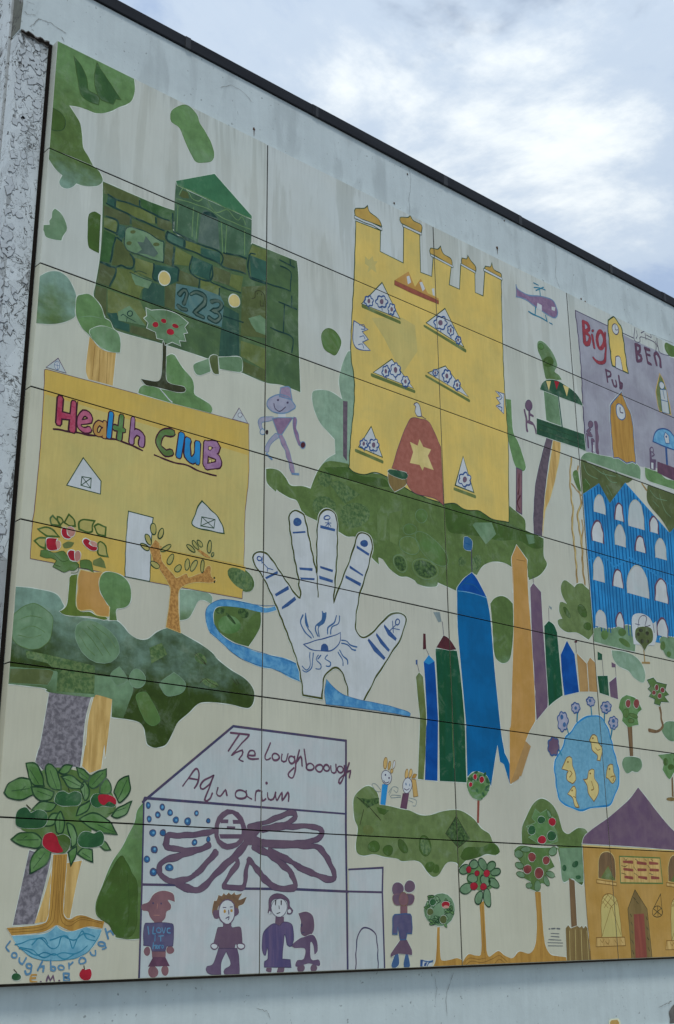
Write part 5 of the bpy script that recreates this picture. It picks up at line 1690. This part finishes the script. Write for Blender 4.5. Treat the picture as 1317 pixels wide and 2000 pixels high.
for dx in (0, 545):
    def sh(s):
        return ' '.join('%d,%d%s' % (int(p.split(',')[0]) + dx, int(p.split(',')[1].rstrip('!')) + dx * 0.045, '!' if '!' in p else '') for p in s.split())
    f('trunk', 4.6, sh('725,620! 725,500 745,430 785,412 830,430 855,500 860,640!'), o='butter:1.0')
    f('moss', 5.0, sh('740,620! 800,520! 858,640!'), o='ochdk:0.8', p=0)
    f('yelpale', 4.8, sh('710,630! 865,655! 865,678! 710,655!'), o='ochdk:1.0', p=0)
    f('yellowd', 4.6, sh('750,1080! 745,850 760,770 800,740 850,760 880,830 910,1080!'), o='ochdk:1.1')
    l('ochdk', 5.2, 0.9, '/'.join(sh(q) for q in ('765,775 835,850', '755,800 800,850', '795,745 870,830', '840,750 770,850', '870,790 815,855', '800,745 752,820', '820,850 760,1050', '830,850 900,1060', '760,1050 750,1080')))
    f('yelpale', 4.8, sh('710,1082! 930,1080! 935,1145! 705,1155!'), o='ochdk:1.2', p=0)
    l('ochdk', 5.4, 0.9, '/'.join(sh(q) for q in ('740,1095 755,1120 770,1095', '780,1110 800,1135 810,1100', '850,1100 865,1125', '900,1100 915,1125')))
N('painted_sign', 'tan plaque with red dashes on the ochre house')
f('yelpale', 4.6, '890,450! 1205,460! 1225,660! 900,655!', o='g2:1.8')
l('redbrown', 5.2, 4.2, '920,490 990,496/1030,500 1095,506/1125,500 1185,508/925,550 992,556/1032,552 1098,556/1130,552 1192,560/930,612 995,616/1038,612 1100,618/1138,614 1198,620')
l('bark', 5.2, 0.9, '925,465 940,480 950,465/1010,470 1030,485/1085,470 1100,485/1130,470 1150,485/905,520 930,530 950,520/1000,530 1020,560/1110,520 1125,540/905,580 940,590/1005,580 1030,600/1120,580 1150,595')
N('painted_door', 'red-brown pointed door with a patterned surround')
f('stump', 4.6, '955,860! 1010,710! 1105,860! 1145,1256! 985,1258!', o='bark:1.0')
f('redbrown', 5.2, '1000,900! 1080,895! 1105,1256! 1015,1258!')
l('bark', 5.2, 1.2, '975,900 985,920/978,960 990,985/982,1030 994,1050/985,1100 998,1130/990,1180 1000,1210/1095,920 1105,945/1100,1000 1112,1020/1105,1080 1118,1100/1112,1160 1124,1190/1000,770 1015,790/1020,800 1035,820')
N('painted_wheel')
e('ochre2', 4.6, (1185, 880, 40, 44), fill=0, o='bark:1.2')
l('bark', 5, 1.2, '1150,860 1210,740/1210,740 1222,890/1155,860 1215,905/1185,838 1190,922/1160,905 1212,855')

# ================================================================== right-hand buildings
M('painted_building', 'W', 'striped blue building with many white arched windows')
f('bbuild', 2.6, '605,420! 730,335! 815,490! 935,330! 1280,720! 1400,600! 1560,780! 1580,1640! 690,1495! 685,1440 655,1050 640,870')


def topy(x):
    pts = ((605, 420), (730, 335), (815, 490), (935, 330), (1280, 720), (1400, 600), (1560, 780))
    for (a, b), (c, d) in zip(pts, pts[1:]):
        if a <= x <= c:
            return b + (d - b) * (x - a) / (c - a)
    return 600


for i in range(40):
    x = 618 + i * 24 + rr.uniform(-5, 5)
    sl = 0.075
    for a, b in ((0.0, 0.47), (0.49, 1.0)):
        y0, y1 = topy(x) + 14, 1490 + (x - 690) * 0.16
        p0, p1 = y0 + (y1 - y0) * a, y0 + (y1 - y0) * b
        l('bstripe', 3.1, rr.uniform(1.8, 2.8), '%d,%d %d,%d' % (x + (p0 - y0) * sl, p0, min(1575, x + (p1 - y0) * sl), p1))
N('painted_window')
for x0, x1, yt, yb, rd in ((693, 780, 425, 580, 0), (855, 922, 490, 635, 1), (962, 1083, 465, 700, 0), (1125, 1195, 595, 730, 1), (675, 768, 625, 805, 1), (855, 938, 660, 835, 0), (1015, 1092, 745, 880, 1), (1170, 1255, 765, 935, 0), (688, 772, 908, 1110, 0), (840, 918, 1010, 1155, 1), (950, 1120, 980, 1235, 0), (1168, 1270, 1080, 1275, 1), (705, 790, 1325, 1470, 0), (865, 925, 1345, 1465, 1), (1185, 1270, 1385, 1540, 1), (1330, 1420, 800, 1000, 0), (1340, 1430, 1130, 1320, 1)):
    w, hh = x1 - x0, yb - yt
    f('white' if rd else 'white2', 3.6, '%d,%d! %d,%d %d,%d %d,%d %d,%d %d,%d! ' % (x0, yb - w * 0.28, x0 + w * 0.03, yt + hh * 0.3, x0 + w * 0.36, yt, x0 + w * 0.72, yt + hh * 0.12, x0 + w * 0.93, yt + hh * 0.5, x1, yb), h=0)
    l('plum' if rd else 'cream', 4.1, 2.6 if rd else 1.6, '%d,%d %d,%d %d,%d %d,%d %d,%d %d,%d' % (x0, yb - w * 0.28, x0 + w * 0.03, yt + hh * 0.3, x0 + w * 0.36, yt, x0 + w * 0.72, yt + hh * 0.12, x0 + w * 0.93, yt + hh * 0.5, x1, yb))
N('painted_car')
f('white', 4.6, '985,1420 1000,1360 1060,1350 1120,1380 1150,1430! 1175,1410! 1180,1530 1160,1600! 1000,1590!')
l('ink', 5.2, 1.2, '1030,1500 1040,1400 1070,1365 1100,1380 1090,1450 1130,1440/1010,1430 1050,1440/1150,1430 1160,1500')
M('painted_bush', 'W', 'green bushes over the roof of the striped blue building')
f('olive', 2.1, '590,150 640,170! 1000,300! 960,330 935,330! 815,490! 730,335! 605,418!')
l('sage', 2.6, 1.2, '610,180 640,260 720,300/680,200 760,260 860,280/760,240 820,320 870,330/860,240 900,290/620,300 660,350/790,350 830,430')
f('g3', 2.5, '@W 605,300! 640,310 660,370! 608,415!')
f('sage>g1:2.4:2.9', 2.6, '@CE 30,955! 45,930 80,890 150,870 280,905 420,930 480,945! 550,945! 660,1020! 740,995 800,1030 850,1100 850,1240! 690,1190!', h=1.2)
f('g1>g2:2.3:2.7', 2.6, '@CE 910,1075! 1000,1110 1110,1150 1200,1230 1317,1260! 1600,1330! 1600,1470! 1317,1380! 1100,1310! 940,1240', h=1.2)
f('olive', 2.2, '@W 1110,350! 1317,420! 1560,490! 1560,600! 1400,600! 1280,720! 1220,620 1110,480')
l('sage', 2.6, 1.0, '@W 1130,390 1180,450 1260,470/ @W 1200,420 1240,540 1290,600/ @W 1150,470 1200,520')
l('vine', 1.5, 3.0, '@W 1065,340 1100,390')
M('painted_vine', 'W', 'thin tan stems climbing beside the striped blue building')
l('vine', 1.4, 4.0, '515,140 505,300 515,450 530,560 520,650 540,830 555,1000 560,1135/570,200 560,330 590,450 590,500 565,580 580,700 600,850 605,1000 625,1150')
l('butter', 1.9, 1.2, '515,140 507,300 517,450 532,560 522,650 542,830 557,1000/590,500 567,580 582,700 602,850')
f('g2', 1.8, '525,270 540,235 565,240 580,330 590,400 560,370', h=1.0)
l('vine', 1.4, 2.4, '515,340 550,380 590,430/600,620 605,700 595,820')
M('painted_bush', 'W', 'jagged green bush at the foot of the tan stems')
f('og1>og2:4.2:4.65', 2, '435,1130 460,1090 500,1110 540,1145! 560,1120 600,1115 625,1140 660,1170! 690,1500! 650,1555! 560,1500 480,1495 420,1450 410,1400 445,1390! 420,1330 430,1260 480,1275! 440,1200', h=1.8)
e('g3', 2.5, (600, 1330, 30, 55, -30), (480, 1340, 15, 50, -30), (640, 1450, 30, 30), o='g4:0.7')
M('painted_bush', 'X', 'pale green bushes in front of the striped blue building')
f('sage>g1:4.4:4.9', 3.2, '690,110! 740,100 830,110 900,90 960,85 1000,110 1015,200 1010,290! 850,255 690,212!', h=1.4)
e('g2', 3.7, (775, 160, 28, 38), (910, 140, 32, 30), (930, 220, 55, 22, 35))
f('pale', 2, '830,280! 920,290 1000,320 1060,380 1090,460 1085,520 1060,530 1000,490 960,440 880,400 840,340', h=1.4)
f('sage', 3.2, '1205,190 1240,170 1317,180! 1420,200! 1430,370! 1317,350! 1260,330 1220,260', h=1.2)
e('g2', 3.7, (1228, 245, 20, 35), (1275, 310, 18, 22))
f('sage', 2, '910,1160 930,1115 1000,1110 1055,1130 1065,1190 1030,1230 990,1220! 950,1240 920,1200', h=1.4)
f('sage', 2, '1220,900 1250,840 1317,835 1380,860 1390,960 1317,990 1260,970', h=1.4)
M('painted_tree', 'X', 'little round olive tree with dark blotches')
l('vine', 2.4, 3, '1080,270 1090,375/1065,375 1125,380')
f('olive', 5.6, '1010,160 1020,110 1070,95 1130,105 1150,150 1145,210 1110,240 1085,285! 1060,240 1020,200', h=1.2)
e('bark', 6, (1055, 125, 16, 14), (1105, 148, 14, 16), (1065, 210, 14, 18), (1108, 210, 12, 14), (1035, 155, 12, 14))
M('painted_apple_tree', 'X', 'tree with two big brown-red apples near its top')
f('trunk', 2.4, '950,865! 988,865! 998,1105! 970,1105!', h=1.0)
f('g1', 2.8, '885,730! 900,660 945,628! 1010,650 1040,690 1065,740! 1030,780 1040,860! 990,870 960,880 910,830! 915,780', h=1.2)
e('g2', 3.3, (940, 770, 24, 34), (1000, 790, 34, 16, 20), (980, 830, 24, 18), o='g4:0.8')
N('painted_apple')
e('applebr', 3.9, (957, 695, 18, 32), (1022, 695, 22, 35), h=1.0)
M('painted_apple_tree', 'X', 'star-shaped dark green apple tree on a bent trunk')
l('trunk', 2.2, 4.5, '1205,705 1215,800 1225,875 1180,910 1120,905')
f('g2', 2.8, '1155,495! 1180,530! 1260,545! 1245,590! 1275,625! 1240,640! 1275,685! 1215,680! 1205,710! 1160,695! 1165,660! 1120,640! 1140,610! 1110,580! 1130,560! 1105,510!', o='dkgreen:1.0', h=2.2)
N('painted_apple')
e('applebr', 3.6, (1180, 570, 14, 22), (1225, 590, 16, 20), (1158, 610, 14, 18), (1203, 635, 15, 20), h=1.0)
M('painted_tree', 'X', 'leafy tree on a thin trunk with an oval base')
l('trunk', 2.2, 4, '1300,1270 1305,1430')
f('g1', 2.8, '1190,1095! 1317,1085 1400,1110! 1380,1200 1317,1230 1280,1285 1225,1210! 1240,1150!', h=1.4)
e('g3', 3.3, (1250, 1150, 20, 30), (1290, 1190, 24, 24), (1330, 1130, 20, 24))
e('stump', 2.6, (1295, 1440, 40, 16), h=0.8)
M('painted_trunk', 'W', 'curved purple-grey trunk beside a yellow strip')
f('ppltrunk', 1.8, '@V 320,1262! 370,1268! @W 345,120 320,300 300,500 285,742! 225,725! 220,600 235,350 270,180', o='ink:0.9', h=2.6)
f('yelpale', 1.2, '@V 375,1275! 430,1285! @W 425,120 390,300 350,450 310,560 292,742! 285,740! 310,450 345,200', o='butter:0.9')
M('painted_leaf', 'V')
f('g1>g2:3.0:3.4', 1.6, '5,955! 45,960! 60,1200 100,1290 135,1390 160,1490 130,1520 80,1480 40,1350 20,1230', h=1.6)
M('painted_post', 'W', 'thin pinkish post with dark outline beside the yellow castle')
f('skin', 2.2, '88,212! 130,235! 130,576! 85,550!', o='ink:1.4')
l('maroon', 2.9, 2.2, '105,260 108,330 100,420/115,430 95,480 110,540')
M('painted_cafe_table', 'V', 'dark green parasol and table in front of a green column')
f('sage', 1.6, '300,895! 405,890! 435,1165! 455,1170! 440,1180! 320,1120!', h=1.4)
f('pine', 2.4, '270,880! 290,830 330,805 400,810 470,850 540,900 585,960 605,1008!', h=1.2)
f('butter', 3, '318,815! 355,815! 340,890!')
f('red', 3, '382,815! 422,820! 400,882!')
f('butter', 3, '450,845! 495,865! 480,935!')
l('teal', 2.4, 2.4, '412,900 442,1175')
f('pine', 2.6, '245,1105! 615,1230! 628,1362! 570,1337! 245,1230!', h=1.2)
l('dkgreen', 3.2, 1.2, '260,1150 400,1200 600,1270/260,1190 450,1260 610,1320/300,1140 500,1205')
M('painted_leaf', 'V')
f('sage>g2:0.6:1.5', 1.8, '250,520 270,500 310,520 360,580 395,650 405,700 385,740 420,770 440,805! 380,810! 320,800 300,730 285,650 255,580', h=1.4)
e('g1', 2.4, (278, 545, 20, 25, -20), o='g3:1.0')
e('g3', 2.4, (335, 665, 42, 42))
M('painted_helicopter', 'V', 'purple helicopter with blue rotor and skids')
f('lavpurp', 1.6, '85,60! 95,95 130,120 200,150 290,155 370,190 405,260 400,310 370,320 300,280 230,230 150,175 85,160!', o='sketch:1.8')
f('white', 2.4, '250,205! 285,225! 285,270! 245,250!')
f('white', 2.4, '360,235! 390,240! 385,270! 362,260!')
l('wline', 2.2, 2.2, '180,270 240,305 330,350/235,240 235,300/315,300 325,350/345,358 365,370')
l('wline', 2.2, 1.6, '275,150 265,85/225,85 265,90 310,105/240,108 300,85/220,50 260,70')
M('painted_person', 'V', 'purple stick figure seated by the green table')
e('purple', 1.8, (183, 1005, 26, 42), o='ink:1.0')
l('purple', 1.8, 4.2, '190,1048 186,1120/192,1075 215,1090/180,1130 225,1160 240,1225/152,1040 165,1130 170,1205/165,1130 215,1152')

# ================================================================== pub
M('painted_pub', 'V', 'lavender pub wall lettered Big Ben Pub with clock towers')
f('lav', 1.2, '545,265! 800,385! 985,490! 1230,600! 1317,640! 1700,800! 1700,1560! 1317,1500! 1090,1490! 630,1362! 605,1000 595,780')
l('ink', 1.7, 2.0, '545,265 575,520 595,780 605,1000 630,1360')
l('ink', 1.7, 1.3, '545,265 800,385/915,440 1000,480')
T('CD')
N('painted_clock_tower', 'yellow clock tower between the words Big and Ben')
f('yellow', 2, '530,190 545,150 600,108! 660,190 695,260 740,580 770,785! 580,690! 550,450', o='dkgreen:2.0')
e('white', 2.8, (620, 260, 38, 62, -15), o='ink:1.4')
l('ink', 3.5, 1.2, '615,215 622,270 648,270')
f('white', 2.8, '620,590! 645,580 680,605 705,755! 620,715!', o='ink:1.2')
T('CE')
N('painted_clock_tower', 'large ochre clock tower standing on the green bush')
f('ochre', 3.2, '435,280 470,180 560,80 590,35! 605,80 650,200 710,330 745,480 770,800 790,1022! 740,995! 660,1022! 550,945! 480,945! 450,600', o='squig:1.6', h=3)
e('white', 4, (578, 315, 60, 115, -12), o='squig:1.6')
l('ink', 4.6, 1.8, '572,255 576,320 612,330')
T('V')
N('painted_clock_tower', 'pale yellow clock tower with white panels')
f('moss2', 2, '1205,755! 1250,860 1295,1080! 1200,1050! 1175,900', o='yelpale:1.4')
f('white2', 2.6, '1205,880! 1255,885! 1278,1072! 1225,1058!', o='squig:0.9')
e('white', 2.9, (1220, 850, 18, 30, -10), o='squig:1.0')
l('squig', 3.4, 0.9, '1210,960 1265,975/1230,890 1240,950')
T('CD')
N('painted_lettering', 'Big Ben Pub in red and plum letters')
BG = (('bigred', 6.0, '235,170! 258,430/238,165 290,195 300,260 255,288/260,292 312,345 302,425 258,432'), ('bigred', 4.0, '345,330 370,480/495,300 505,560 480,650 420,660 355,600'), ('plum', 3.6, '855,440! 875,640/855,437 905,462 910,520 870,535 920,572 920,630 872,645/970,490! 1000,655/970,490! 1025,505/985,560! 1030,575/1000,655! 1045,675/1085,570! 1110,690/1085,560 1110,538 1140,590 1160,710'), ('plum', 2.8, '505,740! 525,890/505,745 560,770 560,815 520,822/585,860 600,930 630,930 625,870/655,810! 675,950/665,890 700,910 695,955 675,955'))
for k, w, s in BG:
    l('ink', 2.2, w + 1.0, s)
for k, w, s in BG:
    l(k, 2.9, w, s)
e('bigred', 2.6, (445, 390, 44, 95), fill=0, o='bigred:7')
e('bigred', 2.6, (350, 280, 15, 15), o='ink:0.8')
B()
l('ink', 1.8, 1.1, '850,240 845,390 910,415 920,350 1085,420 1100,530/870,280 880,340 865,370/985,385 970,310/925,305 970,285 1020,300 1045,360 985,330/1110,360 1125,470 1150,540 1260,575/1095,400 1110,450 1130,480')
f('g2', 2, '1205,490 1215,420 1317,450! 1420,500! 1420,620! 1317,590 1260,580', h=1.2)
T('CE')
N('painted_seated_figure')
l('purple', 2.6, 7, '232,455 250,560 258,870')
e('purple', 2.6, (165, 485, 34, 50), o='ink:1.0')
l('ink', 2.2, 4.2, '165,545 130,580 170,610/120,610 125,700 140,805/120,625 180,640/190,860 190,700 215,720')
l('purple', 2.9, 2.6, '165,545 130,580 170,610/120,610 125,700 140,805/120,625 180,640/190,860 190,700 215,720')
f('white', 2.4, '195,770! 215,765! 225,865! 198,855!')
N('painted_parasol', 'blue parasol on a navy pole with a white house on it')
f('sky', 2.6, '1020,720! 1040,640 1090,560 1170,545 1250,580 1317,650 1420,760 1440,880! 1317,835! 1180,790!', o='navy:2.0')
f('white', 3.3, '1190,590! 1240,640! 1250,745! 1200,745! 1175,650!', o='navy:1.2')
e('navy', 3.8, (1207, 655, 12, 16))
f('navy', 2.4, '1190,790! 1218,795! 1232,1050! 1206,1045!')
f('plum', 2.8, '1085,995! 1317,1080! 1500,1150! 1500,1320! 1317,1260! 1085,1150!')
N('painted_seated_figure')
f('purple2', 2.2, '975,810! 985,1100! 1060,1140! 1065,990! 1010,960! 1000,860!')
f('white', 2.8, '1000,1010! 1030,1015! 1030,1100! 1000,1090!')
e('lav', 2.8, (1010, 835, 22, 34), o='purple2:2.0')
l('purple2', 2.6, 2.6, '1020,870 1045,900 1015,920/1010,980 1060,980')

build_art(mural)
